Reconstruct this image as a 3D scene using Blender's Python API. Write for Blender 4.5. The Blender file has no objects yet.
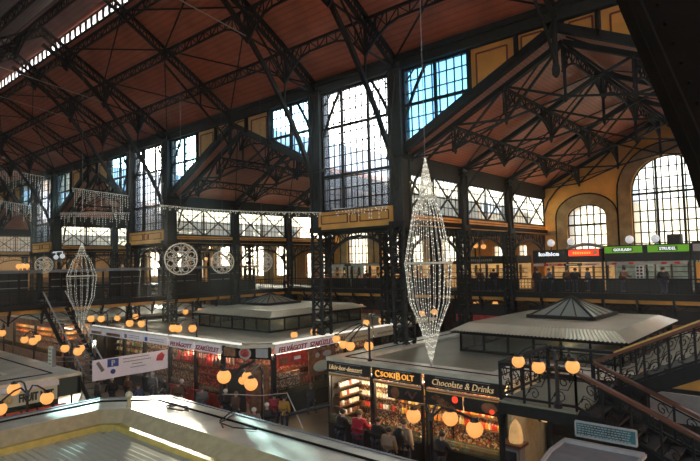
import bpy, math, random
from mathutils import Vector, Matrix
random.seed(7)
SC = bpy.context.scene
S = 1.18                      # one plan unit = 1.18 m; meshes are scaled to metres at the end
EYE = 7.5                     # eye height in plan units
FPX = 544.0

# ---------------------------------------------------------------- camera
def _axes():
    d1 = Vector((-625, -46.5, -FPX)).normalized(); d2 = Vector((475, -21.5, -FPX)).normalized()
    m = d1.dot(d2); a = (d1 - d2*m/2).normalized(); b = (d2 - d1*m/2).normalized()
    b = (b - a*a.dot(b)).normalized()
    X = -a; Y = b; Z = X.cross(Y)
    return X, Y, Z
AX, AY, AZ = _axes()
W2C = Matrix(((AX.x, AY.x, AZ.x), (AX.y, AY.y, AZ.y), (AX.z, AY.z, AZ.z)))
cam_d = bpy.data.cameras.new('camera'); cam = bpy.data.objects.new('camera', cam_d)
SC.collection.objects.link(cam); SC.camera = cam
cam_d.sensor_width = 36; cam_d.lens = 36*FPX/700; cam_d.clip_end = 1000; cam_d.clip_start = .05
cam.matrix_world = Matrix.Translation((0, 0, EYE*S)) @ W2C.transposed().to_4x4()
def ray(px, py): return W2C.transposed() @ Vector((px-350, 230.5-py, -FPX))
def onY(px, py, Y): r = ray(px, py); t = Y/r.y; return Vector((r.x*t, Y, r.z*t+EYE))
def onX(px, py, X): r = ray(px, py); t = X/r.x; return Vector((X, r.y*t, r.z*t+EYE))
def onZ(px, py, Z): r = ray(px, py); t = (Z-EYE)/r.z; return Vector((r.x*t, r.y*t, Z))
def atD(px, py, d): r = ray(px, py)*(d/FPX); return Vector((r.x, r.y, r.z+EYE))

# ---------------------------------------------------------------- sky, sun, exposure
SC.view_settings.view_transform = 'Standard'; SC.view_settings.look = 'None'
SC.view_settings.gamma = 1; SC.view_settings.exposure = 0.18; SC.view_settings.use_curve_mapping = False
SUN_AZ = math.atan2(-1.87, 1.0)          # towards -X +Y
SUN_EL = math.radians(21.5)
SUN_DIR = Vector((math.sin(SUN_AZ)*math.cos(SUN_EL), math.cos(SUN_AZ)*math.cos(SUN_EL), math.sin(SUN_EL)))
w = bpy.data.worlds.new('sky'); SC.world = w; w.use_nodes = True
nt = w.node_tree; nt.nodes.clear()
out = nt.nodes.new('ShaderNodeOutputWorld'); bg = nt.nodes.new('ShaderNodeBackground')
sky = nt.nodes.new('ShaderNodeTexSky'); sky.sky_type = 'NISHITA'; sky.sun_disc = False
sky.sun_elevation = SUN_EL; sky.sun_rotation = SUN_AZ; sky.dust_density = 2.2; sky.air_density = 1.3; sky.ozone_density = 2.0
bg.inputs['Strength'].default_value = 0.85
hs = nt.nodes.new('ShaderNodeHueSaturation'); hs.inputs['Saturation'].default_value = .6
nt.links.new(sky.outputs[0], hs.inputs['Color']); nt.links.new(hs.outputs[0], bg.inputs[0]); nt.links.new(bg.outputs[0], out.inputs[0])
sun_d = bpy.data.lights.new('sun', 'SUN'); sun_d.energy = 26.0; sun_d.angle = math.radians(.8); sun_d.color = (1, .9, .72)
sun = bpy.data.objects.new('sun', sun_d); SC.collection.objects.link(sun)
sun.rotation_euler = SUN_DIR.to_track_quat('Z', 'Y').to_euler()
HAZE = .0013
SC.cycles.volume_bounces = 0; SC.cycles.volume_step_rate = 4; SC.cycles.use_denoising = True
SC.cycles.max_bounces = 7; SC.cycles.diffuse_bounces = 3; SC.cycles.glossy_bounces = 3
SC.cycles.transparent_max_bounces = 14; SC.cycles.sample_clamp_indirect = 4.0; SC.cycles.caustics_reflective = False

# ---------------------------------------------------------------- materials
def mat(name, col, rough=.6, metal=0., emit=None, es=1., noise=0., nscale=4., bands=None, bump=0., spec=None):
    m = bpy.data.materials.new(name); m.use_nodes = True; t = m.node_tree; b = t.nodes['Principled BSDF']
    b.inputs['Base Color'].default_value = (*col, 1); b.inputs['Roughness'].default_value = rough; b.inputs['Metallic'].default_value = metal
    if spec is not None: b.inputs['Specular IOR Level'].default_value = spec
    if emit: b.inputs['Emission Color'].default_value = (*emit, 1); b.inputs['Emission Strength'].default_value = es
    src = None
    if noise or bands or bump:
        tc = t.nodes.new('ShaderNodeTexCoord')
    if noise:
        n = t.nodes.new('ShaderNodeTexNoise'); n.inputs['Scale'].default_value = nscale; n.inputs['Detail'].default_value = 5
        t.links.new(tc.outputs['Object'], n.inputs['Vector'])
        r = t.nodes.new('ShaderNodeValToRGB'); r.color_ramp.elements[0].position = .3; r.color_ramp.elements[1].position = .7
        r.color_ramp.elements[0].color = (*[c*(1-noise) for c in col], 1); r.color_ramp.elements[1].color = (*[min(1, c*(1+noise)) for c in col], 1)
        t.links.new(n.outputs['Fac'], r.inputs[0]); t.links.new(r.outputs[0], b.inputs['Base Color']); src = r.outputs[0]
    if bands:   # (axis, frequency, depth): board joints or corrugation
        ax, fr, dep = bands
        wv = t.nodes.new('ShaderNodeTexWave'); wv.bands_direction = ax; wv.inputs['Scale'].default_value = fr
        t.links.new(tc.outputs['Object'], wv.inputs['Vector'])
        bp = t.nodes.new('ShaderNodeBump'); bp.inputs['Strength'].default_value = .6; bp.inputs['Distance'].default_value = dep
        t.links.new(wv.outputs['Fac'], bp.inputs['Height']); t.links.new(bp.outputs[0], b.inputs['Normal'])
        mx = t.nodes.new('ShaderNodeMix'); mx.data_type = 'RGBA'; mx.blend_type = 'MULTIPLY'; mx.inputs[0].default_value = .35
        cr = t.nodes.new('ShaderNodeValToRGB'); cr.color_ramp.elements[0].color = (.35, .35, .35, 1); cr.color_ramp.elements[1].position = .35
        t.links.new(wv.outputs['Fac'], cr.inputs[0]); t.links.new(cr.outputs[0], mx.inputs[7])
        if src: t.links.new(src, mx.inputs[6])
        else: mx.inputs[6].default_value = (*col, 1)
        t.links.new(mx.outputs[2], b.inputs['Base Color'])
    return m
M = {}
M['iron'] = mat('iron', (.013, .013, .012), .65, noise=.3, spec=.25)
M['iron_green'] = mat('iron_green', (.022, .027, .024), .65, noise=.25, spec=.3)
M['iron_brown'] = mat('iron_brown', (.010, .007, .005), .85, noise=.3, spec=.1)
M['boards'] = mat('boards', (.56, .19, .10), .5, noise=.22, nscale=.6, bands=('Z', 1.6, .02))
M['boards_dark'] = mat('boards_dark', (.13, .065, .055), .6, noise=.22, nscale=.6, bands=('Z', 1.6, .02))  # darkened copy of boards so near slope and lantern look unlit
M['boards_y'] = mat('boards_y', (.56, .19, .10), .45, noise=.22, nscale=.6, bands=('Z', 3.2, .03))
M['slate'] = mat('slate', (.68, .79, .95), .6, noise=.15, nscale=2)  # pale blue brightened to carry the haze over the roofs
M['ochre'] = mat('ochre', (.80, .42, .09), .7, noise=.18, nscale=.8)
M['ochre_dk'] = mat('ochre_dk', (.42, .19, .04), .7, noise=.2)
M['ochre_pale'] = mat('ochre_pale', (.78, .55, .24), .7, noise=.1)
M['red_line'] = mat('red_line', (.2, .05, .02), .7)
M['stone'] = mat('stone', (.33, .24, .12), .85, noise=.35, nscale=1.5)
M['floor'] = mat('floor', (.20, .15, .10), .35, noise=.25, nscale=.7)
M['floor_dk'] = mat('floor_dk', (.05, .04, .035), .4, noise=.2)
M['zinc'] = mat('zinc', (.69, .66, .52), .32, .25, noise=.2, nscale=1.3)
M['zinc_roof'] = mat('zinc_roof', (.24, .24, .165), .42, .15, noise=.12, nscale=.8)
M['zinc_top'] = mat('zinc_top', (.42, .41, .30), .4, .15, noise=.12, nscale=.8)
M['corr'] = mat('corr', (.62, .61, .46), .3, .2, noise=.08, nscale=1.)
M['tan'] = mat('tan', (.55, .48, .27), .5, .2, noise=.15)
M['yellow'] = mat('yellow', (.62, .48, .12), .5, noise=.15)
M['black'] = mat('black', (.012, .012, .013), .4)
M['dark'] = mat('dark', (.018, .015, .012), .6, noise=.3)
M['green_dk'] = mat('green_dk', (.012, .035, .03), .5)
M['wood'] = mat('wood', (.10, .045, .02), .45, noise=.4, nscale=3)
M['copper'] = mat('copper', (.15, .055, .03), .35, .3, noise=.2)
M['brass'] = mat('brass', (.75, .5, .12), .3, .6)
M['white'] = mat('white', (.75, .73, .70), .6)
M['paper'] = mat('paper', (.66, .62, .64), .7, emit=(.75, .68, .7), es=.16)  # faint glow added to brighten the sign boards
M['cream'] = mat('cream', (.62, .6, .42), .6)
M['red'] = mat('red', (.55, .02, .02), .5)
M['redtext'] = mat('redtext', (.35, .01, .01), .5)
M['redlit'] = mat('redlit', (.9, .06, .02), .5, emit=(1, .06, .02), es=.9)
M['redpanel'] = mat('redpanel', (.6, .05, .03), .5, noise=.4, nscale=3)
M['greenlit'] = mat('greenlit', (.15, .4, .03), .5, emit=(.12, .36, .02), es=.45)
M['whitelit'] = mat('whitelit', (.9, .9, .95), .5, emit=(.85, .9, 1), es=.9)
M['yellowlit'] = mat('yellowlit', (1, .5, .1), .5, emit=(1, .4, .06), es=.75)
M['goldtext'] = mat('goldtext', (.75, .55, .3), .5, emit=(.8, .55, .25), es=.3)
M['lamp'] = mat('lamp', (.5, .3, .12), .4, emit=(1, .42, .1), es=.85)
M['edge_glow'] = mat('edge_glow', (.9, .88, .8), .4, emit=(1, .96, .85), es=.75)
M['lampw'] = mat('lampw', (.8, .8, .78), .3, emit=(.8, .85, .9), es=.45)  # faint glow put into the white globes
M['bulb'] = mat('bulb', (.9, .9, .8), .4, emit=(1, .96, .78), es=.45)
M['bulb_bright'] = mat('bulb_bright', (.9, .9, .8), .4, emit=(1, .97, .8), es=.8)
M['wire_w'] = mat('wire_w', (.6, .58, .5), .4, emit=(.8, .75, .6), es=.12)
M['tube'] = mat('tube', (1, 1, 1), .4, emit=(1, .95, .8), es=3.5)
M['warmshelf'] = mat('warmshelf', (.8, .5, .2), .5, emit=(1, .6, .22), es=.55)
M['glow'] = mat('glow', (1, .5, .15), .5, emit=(1, .38, .08), es=1.2)
M['blue'] = mat('blue', (.03, .12, .45), .5)
def packets(name, cols, scale=9., es=0.):
    m = mat(name, cols[0], .45); t = m.node_tree; b = t.nodes['Principled BSDF']; tc = t.nodes.new('ShaderNodeTexCoord'); v = t.nodes.new('ShaderNodeTexVoronoi'); v.inputs['Scale'].default_value = scale; v.distance = 'CHEBYCHEV'
    sp = t.nodes.new('ShaderNodeSeparateColor'); r = t.nodes.new('ShaderNodeValToRGB'); r.color_ramp.interpolation = 'CONSTANT'
    while len(r.color_ramp.elements) < len(cols): r.color_ramp.elements.new(.5)
    for i, c in enumerate(cols): r.color_ramp.elements[i].position = i/len(cols); r.color_ramp.elements[i].color = (*c, 1)
    t.links.new(tc.outputs['Object'], v.inputs['Vector']); t.links.new(v.outputs['Color'], sp.inputs[0]); t.links.new(sp.outputs[0], r.inputs[0]); t.links.new(r.outputs[0], b.inputs['Base Color'])
    return m
M['packets'] = packets('packets', [(.06, .03, .02), (.6, .42, .2), (.3, .1, .03), (.75, .6, .4), (.1, .05, .03), (.55, .1, .03), (.2, .12, .06), (.8, .7, .5)], 13.)
M['packets_red'] = packets('packets_red', [(.08, .02, .02), (.4, .06, .05), (.15, .04, .03), (.6, .25, .18), (.25, .05, .04), (.5, .1, .06), (.05, .02, .02)], 11.)
M['screen'] = mat('screen', (.02, .1, .12), .4, emit=(.01, .05, .05), es=.2, noise=.6, nscale=6)
M['grey'] = mat('grey', (.2, .2, .2), .45, noise=.1)
M['greyl'] = mat('greyl', (.42, .41, .39), .5, noise=.1)
M['brownph'] = mat('brownph', (.25, .1, .04), .45, noise=.6, nscale=3)
M['meat'] = mat('meat', (.42, .06, .04), .35, noise=.5, nscale=5)
M['skin'] = mat('skin', (.55, .33, .24), .6)
M['hairw'] = mat('hairw', (.8, .76, .7), .7)
M['hair'] = mat('hair', (.05, .03, .02), .6)
M['hair_br'] = mat('hair_br', (.2, .12, .06), .6)
for k, c in dict(coat_black=(.02, .02, .024), coat_red=(.5, .02, .04), coat_yel=(.65, .33, .04), coat_tan=(.45, .34, .22), coat_grey=(.2, .2, .2), coat_blue=(.05, .09, .18), coat_brown=(.15, .08, .05), jeans=(.05, .06, .1)).items():
    M[k] = mat(k, c, .8)
GOODS = [mat('goods_%s' % n, c, .4) for n, c in (('red', (.6, .05, .03)), ('orange', (.75, .28, .05)), ('cream', (.8, .68, .42)), ('white', (.8, .78, .7)), ('brown', (.18, .07, .03)), ('green', (.1, .25, .05)), ('gold', (.7, .45, .08)))]
def glassmat(name, trans=.75, col=(1, 1, 1), diff=(.85, .9, .95), gloss=.04):
    m = bpy.data.materials.new(name); m.use_nodes = True; t = m.node_tree; t.nodes.clear()
    o = t.nodes.new('ShaderNodeOutputMaterial'); tr = t.nodes.new('ShaderNodeBsdfTransparent'); tl = t.nodes.new('ShaderNodeBsdfTranslucent')
    gl = t.nodes.new('ShaderNodeBsdfGlossy'); gl.inputs['Roughness'].default_value = .08
    tr.inputs[0].default_value = (*col, 1); tl.inputs[0].default_value = (*diff, 1)
    a = t.nodes.new('ShaderNodeMixShader'); a.inputs[0].default_value = trans
    t.links.new(tl.outputs[0], a.inputs[1]); t.links.new(tr.outputs[0], a.inputs[2])
    b = t.nodes.new('ShaderNodeMixShader'); b.inputs[0].default_value = gloss
    t.links.new(a.outputs[0], b.inputs[1]); t.links.new(gl.outputs[0], b.inputs[2]); t.links.new(b.outputs[0], o.inputs[0])
    return m
M['glass'] = glassmat('glass', .8, (.93, .97, 1.0))
M['glass_blue'] = glassmat('glass_blue', .95, (.085, .25, .42), (.2, .4, .6))  # blue of the sky is put into the pane tint
M['glass_pale'] = glassmat('glass_pale', .92, (.33, .6, .78), (.5, .7, .8))  # paler sky blue put into the panes farther off
M['glass_frost'] = glassmat('glass_frost', .5, (.92, .95, .9), (.7, .72, .62))
M['glass_milk'] = glassmat('glass_milk', .06, (1, 1, 1), (.8, .88, .95))
M['glass_dark'] = glassmat('glass_dark', .75, (.45, .5, .48), (.3, .32, .3), .12)
M['glass_sky'] = mat('glass_sky', (.30, .36, .32), .1, spec=1.)

# ---------------------------------------------------------------- mesh builder
class MB:
    def __init__(s): s.v = []; s.f = []; s.sm = False
    def quad(s, *p):
        n = len(s.v); s.v += [tuple(q) for q in p]; s.f.append(tuple(range(n, n+len(p)))); return s
    def box(s, a, b):
        x0, y0, z0 = [min(a[i], b[i]) for i in range(3)]; x1, y1, z1 = [max(a[i], b[i]) for i in range(3)]
        n = len(s.v)
        s.v += [(x0, y0, z0), (x1, y0, z0), (x1, y1, z0), (x0, y1, z0), (x0, y0, z1), (x1, y0, z1), (x1, y1, z1), (x0, y1, z1)]
        s.f += [tuple(n+i for i in q) for q in ((0, 3, 2, 1), (4, 5, 6, 7), (0, 1, 5, 4), (1, 2, 6, 5), (2, 3, 7, 6), (3, 0, 4, 7))]; return s
    def beam(s, p, q, w=.1, h=None, up=None):
        p = Vector(p); q = Vector(q); d = (q-p)
        if d.length < 1e-6: return s
        d.normalize(); h = h or w
        u = Vector(up) if up else (Vector((0, 0, 1)) if abs(d.z) < .95 else Vector((0, 1, 0)))
        a = d.cross(u).normalized(); b = a.cross(d).normalized(); a *= w/2; b *= h/2
        n = len(s.v)
        for c in (p, q): s.v += [tuple(c-a-b), tuple(c+a-b), tuple(c+a+b), tuple(c-a+b)]
        s.f += [tuple(n+i for i in t) for t in ((0, 1, 2, 3), (7, 6, 5, 4), (0, 4, 5, 1), (1, 5, 6, 2), (2, 6, 7, 3), (3, 7, 4, 0))]; return s
    def poly(s, pts, w=.1, h=None, up=None):
        for a, b in zip(pts, pts[1:]): s.beam(a, b, w, h, up)
        return s
    def tube(s, pts, r=.03, n=6, closed=False):
        pts = [Vector(p) for p in pts]; base = len(s.v); k = len(pts)
        for i, p in enumerate(pts):
            if closed: d = pts[(i+1) % k]-pts[i-1]
            else: d = pts[min(i+1, k-1)]-pts[max(i-1, 0)]
            d.normalize(); u = Vector((0, 0, 1)) if abs(d.z) < .9 else Vector((0, 1, 0))
            a = d.cross(u).normalized(); b = a.cross(d)
            rr = r[i] if isinstance(r, (list, tuple)) else r
            for j in range(n):
                t = 2*math.pi*j/n; s.v.append(tuple(p+a*rr*math.cos(t)+b*rr*math.sin(t)))
        for i in range(k if closed else k-1):
            for j in range(n):
                i2 = (i+1) % k; s.f.append((base+i*n+j, base+i*n+(j+1) % n, base+i2*n+(j+1) % n, base+i2*n+j))
        if not closed:
            s.f.append(tuple(base+j for j in range(n))[::-1]); s.f.append(tuple(base+(k-1)*n+j for j in range(n)))
        return s
    def ball(s, c, r, n=10, m=7, sq=1.0):
        c = Vector(c); b = len(s.v)
        s.v.append((c.x, c.y, c.z+r*sq))
        for i in range(1, m):
            t = math.pi*i/m
            for j in range(n):
                a = 2*math.pi*j/n; s.v.append((c.x+r*math.sin(t)*math.cos(a), c.y+r*math.sin(t)*math.sin(a), c.z+r*sq*math.cos(t)))
        s.v.append((c.x, c.y, c.z-r*sq)); e = len(s.v)-1
        for j in range(n):
            s.f.append((b, b+1+j, b+1+(j+1) % n)); s.f.append((e, b+1+(m-2)*n+(j+1) % n, b+1+(m-2)*n+j))
            for i in range(m-2):
                p = b+1+i*n; s.f.append((p+j, p+n+j, p+n+(j+1) % n, p+(j+1) % n))
        s.sm = True; return s
    def octa(s, c, r):
        n = len(s.v); x, y, z = c
        s.v += [(x+r, y, z), (x-r, y, z), (x, y+r, z), (x, y-r, z), (x, y, z+r), (x, y, z-r)]
        s.f += [tuple(n+i for i in t) for t in ((0, 2, 4), (2, 1, 4), (1, 3, 4), (3, 0, 4), (2, 0, 5), (1, 2, 5), (3, 1, 5), (0, 3, 5))]; return s
    def lathe(s, c, prof, n=10):
        b = len(s.v); c = Vector(c)
        for r, z in prof:
            for j in range(n):
                a = 2*math.pi*j/n; s.v.append((c.x+r*math.cos(a), c.y+r*math.sin(a), c.z+z))
        for i in range(len(prof)-1):
            for j in range(n): s.f.append((b+i*n+j, b+i*n+(j+1) % n, b+(i+1)*n+(j+1) % n, b+(i+1)*n+j))
        s.f.append(tuple(b+j for j in range(n))[::-1]); s.f.append(tuple(b+(len(prof)-1)*n+j for j in range(n))); return s
    def prism(s, pts, d):     # pts a planar loop, d the thickness vector
        n = len(s.v); k = len(pts); d = Vector(d)
        s.v += [tuple(p) for p in pts] + [tuple(Vector(p)+d) for p in pts]
        s.f.append(tuple(range(n, n+k))); s.f.append(tuple(range(n+2*k-1, n+k-1, -1)))
        for i in range(k): s.f.append((n+i, n+(i+1) % k, n+k+(i+1) % k, n+k+i))
        return s
    def zig(s, A, B, w, k=None):   # zigzag web between two polylines of equal length
        for i in range(len(A)-1):
            s.beam(A[i], B[i], w); s.beam(A[i] if i % 2 else B[i], B[i+1] if i % 2 else A[i+1], w)
        s.beam(A[-1], B[-1], w); return s
WP = {}
def link(o, parent=None, wp=(0, 0, 0)):
    SC.collection.objects.link(o); WP[o.name] = Vector(wp)
    if parent is not None: o.parent = parent; o.location = Vector(wp)-WP[parent.name]
    else: o.location = Vector(wp)
def obj(name, mb, m, parent=None, org=None):
    org = Vector(org) if org is not None else (WP[parent.name] if parent is not None else Vector((0, 0, 0)))
    me = bpy.data.meshes.new(name); me.from_pydata([(v[0]-org.x, v[1]-org.y, v[2]-org.z) for v in mb.v], [], mb.f)
    me.materials.append(M[m] if isinstance(m, str) else m)
    if mb.sm: me.polygons.foreach_set('use_smooth', [True]*len(me.polygons))
    me.update(); o = bpy.data.objects.new(name, me); link(o, parent, org); return o
def tag(o, label, cat, group=None, kind=None):
    if label: o['label'] = label
    if cat: o['category'] = cat
    if group: o['group'] = group
    if kind: o['kind'] = kind
    return o
def thing(name, label, cat, loc=(0, 0, 0), group=None):
    o = bpy.data.objects.new(name, None); link(o, None, loc); return tag(o, label, cat, group)
def single(name, mb, m, label, cat, group=None, org=None):
    if org is None:
        xs = [v[0] for v in mb.v]; ys = [v[1] for v in mb.v]; zs = [v[2] for v in mb.v]
        org = ((min(xs)+max(xs))/2, (min(ys)+max(ys))/2, min(zs))
    return tag(obj(name, mb, m, None, org), label, cat, group)
def struct(name, mb, m, parent=None):
    o = obj(name, mb, m, parent)
    if parent is None: o['kind'] = 'structure'
    return o
def dup(root, loc, label=None, group=None):
    r = root.copy(); SC.collection.objects.link(r); WP[r.name] = Vector(loc); r.location = Vector(loc)
    if label: r['label'] = label
    if group: r['group'] = group
    for ch in list(root.children):
        c = ch.copy(); SC.collection.objects.link(c); c.parent = r; WP[c.name] = WP[ch.name]-WP[root.name]+Vector(loc)
        for g in list(ch.children):
            d = g.copy(); SC.collection.objects.link(d); d.parent = c; WP[d.name] = WP[g.name]-WP[root.name]+Vector(loc)
    return r
_TXT = {}
def text(name, s, c, height, m, parent, face='-Y', width=None, shear=0., bold=0., depth=.02):
    """letters as a mesh of their own, centred on c, facing -Y or +X"""
    cu = bpy.data.curves.new('t', 'FONT'); cu.body = s; cu.align_x = 'CENTER'; cu.align_y = 'CENTER'; cu.shear = shear; cu.offset = bold; cu.extrude = .03; cu.resolution_u = 2
    o = bpy.data.objects.new('t', cu); SC.collection.objects.link(o)
    dg = bpy.context.evaluated_depsgraph_get(); me = bpy.data.meshes.new_from_object(o.evaluated_get(dg))
    bpy.data.objects.remove(o); bpy.data.curves.remove(cu)
    xs = [v.co.x for v in me.vertices]; ys = [v.co.y for v in me.vertices]
    cx, cy = (min(xs)+max(xs))/2, (min(ys)+max(ys))/2; k = height/(max(ys)-min(ys)); kx = (width/(max(xs)-min(xs))) if width else k
    c = Vector(c); org = WP[parent.name]
    for v in me.vertices:
        x, y, z = (v.co.x-cx)*kx, (v.co.y-cy)*k, v.co.z/.03*depth
        p = c+(Vector((x, -z, y)) if face == '-Y' else Vector((z, x, y)) if face == '+X' else Vector((-z, -x, y)))
        v.co = p-org
    me.materials.clear(); me.materials.append(M[m]); me.update()
    t = bpy.data.objects.new(name, me); link(t, parent, org); return t
def spot(name, loc, e, col=(1, .72, .4), r=.25):
    l = bpy.data.lights.new(name, 'POINT'); l.energy = e; l.color = col; l.shadow_soft_size = r*S
    o = bpy.data.objects.new(name, l); SC.collection.objects.link(o); o.location = Vector(loc)*S; return o
def lerp(a, b, t): return Vector(a)*(1-t)+Vector(b)*t

# ================================================================ THE HALL
YN = 22.0; YW = 40.4; YM = 13.0                      # far arcade, far outer wall, nave centre line
PER = 21.5
NB = [(-15.75, -21.35), (-37.25, -42.85), (-58.75, -64.35), (-80.25, -85.85)]   # narrow bays (right, left column)
WB = [(-15.75, .25), (-37.25, -21.35), (-58.75, -42.85), (-80.25, -64.35)]      # gabled bays (left, right column)
COLX = [x for a in NB for x in a]
ZE, ZR = 17.8, 23.2                                   # nave eave, ridge
ZWE, ZWA = 12.75, 16.9                                # wing eave and apex
ORD = ['first', 'second', 'third', 'fourth']

struct('floor', MB().box((-110, -12, -.3), (25, 46, 0)), 'floor')
for i, y in enumerate((9.7, 11.3, 14.6, 16.3)):
    struct('floor_stripe', MB().box((-100, y, 0), (20, y+.22, .012)), 'floor_dk')
struct('ground_outside', MB().box((-300, 46, -.3), (200, 260, -.02)), 'stone')

# --- nave roof
def nroof(y): return ZE+.6*((YN-y) if y > YM else (y-(2*YM-YN)))
mb = MB()
mb.prism([(-100, YN+.3, ZE-.1), (-100, 14.5, nroof(14.5)+.05), (-100, 14.5, nroof(14.5)+.22), (-100, YN+.3, ZE+.1)], (112, 0, 0))
struct('ceiling', mb, 'boards')
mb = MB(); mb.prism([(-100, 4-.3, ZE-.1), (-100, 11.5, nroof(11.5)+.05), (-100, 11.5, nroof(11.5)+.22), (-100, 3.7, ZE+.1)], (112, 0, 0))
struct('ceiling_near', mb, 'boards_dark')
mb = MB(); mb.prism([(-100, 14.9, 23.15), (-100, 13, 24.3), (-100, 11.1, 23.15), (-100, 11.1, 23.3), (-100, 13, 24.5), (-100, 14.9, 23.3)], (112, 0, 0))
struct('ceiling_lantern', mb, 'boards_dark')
for k, y in enumerate((14.5, 11.5)):
    win = struct('window_%d' % (90+k), MB().box((-100, y-.06, 22.35), (12, y+.06, 22.5)).box((-100, y-.06, 23.1), (12, y+.06, 23.2)), 'iron')
    g = MB().quad((-100, y, 22.5), (12, y, 22.5), (12, y, 23.1), (-100, y, 23.1)); obj('pane', g, 'glass_milk', win)
    b = MB()
    for i in range(140): b.box((-100+i*.8, y-.05, 22.5), (-100+i*.8+.24, y+.05, 23.1))
    obj('glazing_bars', b, 'iron', win)

# --- wing roofs
for i, (xl, xr) in enumerate(WB):
    xc = (xl+xr)/2
    for nm, x0 in (('left', xl), ('right', xr)):
        z0 = ZWE+.1; mb = MB().prism([(x0-(.3 if x0 < xc else -.3), YN+.1, z0-.15), (xc, YN+.1, ZWA), (xc, YN+.1, ZWA+.18), (x0-(.3 if x0 < xc else -.3), YN+.1, z0+.06)], (0, YW-YN+.2, 0))
        o = struct('ceiling_wing_%s_%s' % (ORD[i], nm), mb, 'boards_y')
        # outside covering, a separate sheet of slate
        zz = .19; mb = MB().prism([(x0-(.35 if x0 < xc else -.35), YN+.3, z0-.12+zz), (xc, YN+.3, ZWA+zz), (xc, YN+.3, ZWA+.06+zz), (x0-(.35 if x0 < xc else -.35), YN+.3, z0-.06+zz)], (0, YW-YN+.4, 0))
        struct('roof_slate_%s_%s' % (ORD[i], nm), mb, 'slate')
for i, (xr, xl) in enumerate(NB):      # low flat roofs between the gabled wings
    struct('roof_flat_%s' % ORD[i], MB().box((xl-.2, YN+.25, 9.35), (xr+.2, YW, 9.6)), 'iron_brown')

# --- nave wall above the arcade
struct('trim_eaves', MB().box((-100, YN-.25, 17.05), (12, YN+.25, 17.85)).box((-100, YN-.4, 17.5), (12, YN+.4, 17.62)).box((-100, YN-.35, 17.05), (12, YN+.35, 17.13)), 'iron_green')

def clipline(poly, axis, v):
    """range of the other axis inside a convex polygon of (u, z)"""
    r = []
    for (a, b) in zip(poly, poly[1:]+poly[:1]):
        p, q = (a[0], b[0]) if axis == 0 else (a[1], b[1]); o1, o2 = (a[1], b[1]) if axis == 0 else (a[0], b[0])
        if (p-v)*(q-v) <= 0 and p != q: r.append(o1+(o2-o1)*(v-p)/(q-p))
    return (min(r), max(r)) if len(r) > 1 else None
WN = [0]
def window(poly, plane, val, glass='glass', pu=.42, pz=.62, major_u=(), major_z=(), frame=.1, m='iron', brace=None, bar=.05, t=.06):
    WN[0] += 1
    P = (lambda u, z, o=0: (u, val+o, z)) if plane == 'Y' else (lambda u, z, o=0: (val+o, u, z))
    root = MB()
    for a, b in zip(poly, poly[1:]+poly[:1]): root.beam(P(*a), P(*b), frame, frame*1.3)
    w_ = struct('window_%d' % WN[0], root, m)
    obj('pane', MB().quad(*[P(u, z, .02) for u, z in poly]), glass, w_)
    bars = MB(); us = [p[0] for p in poly]; zs = [p[1] for p in poly]
    n = max(1, round((max(us)-min(us))/pu)); k = max(1, round((max(zs)-min(zs))/pz))
    for i in range(1, n):
        u = min(us)+(max(us)-min(us))*i/n; r = clipline(poly, 0, u)
        if r and r[1]-r[0] > .05: bars.beam(P(u, r[0]), P(u, r[1]), bar, t)
    for i in range(1, k):
        z = min(zs)+(max(zs)-min(zs))*i/k; r = clipline(poly, 1, z)
        if r and r[1]-r[0] > .05: bars.beam(P(r[0], z), P(r[1], z), t if plane == 'Y' else bar, bar)
    obj('glazing_bars', bars, m, w_)
    if major_u or major_z:
        mj = MB()
        for u in major_u:
            r = clipline(poly, 0, u)
            if r: mj.beam(P(u, r[0], -.04), P(u, r[1], -.04), .13, .14)
        for z in major_z:
            r = clipline(poly, 1, z)
            if r: mj.beam(P(r[0], z, -.04), P(r[1], z, -.04), .13, .14)
        obj('mullion', mj, m, w_)
    if brace: obj('cross_brace', brace, m, w_)
    return w_
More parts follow.
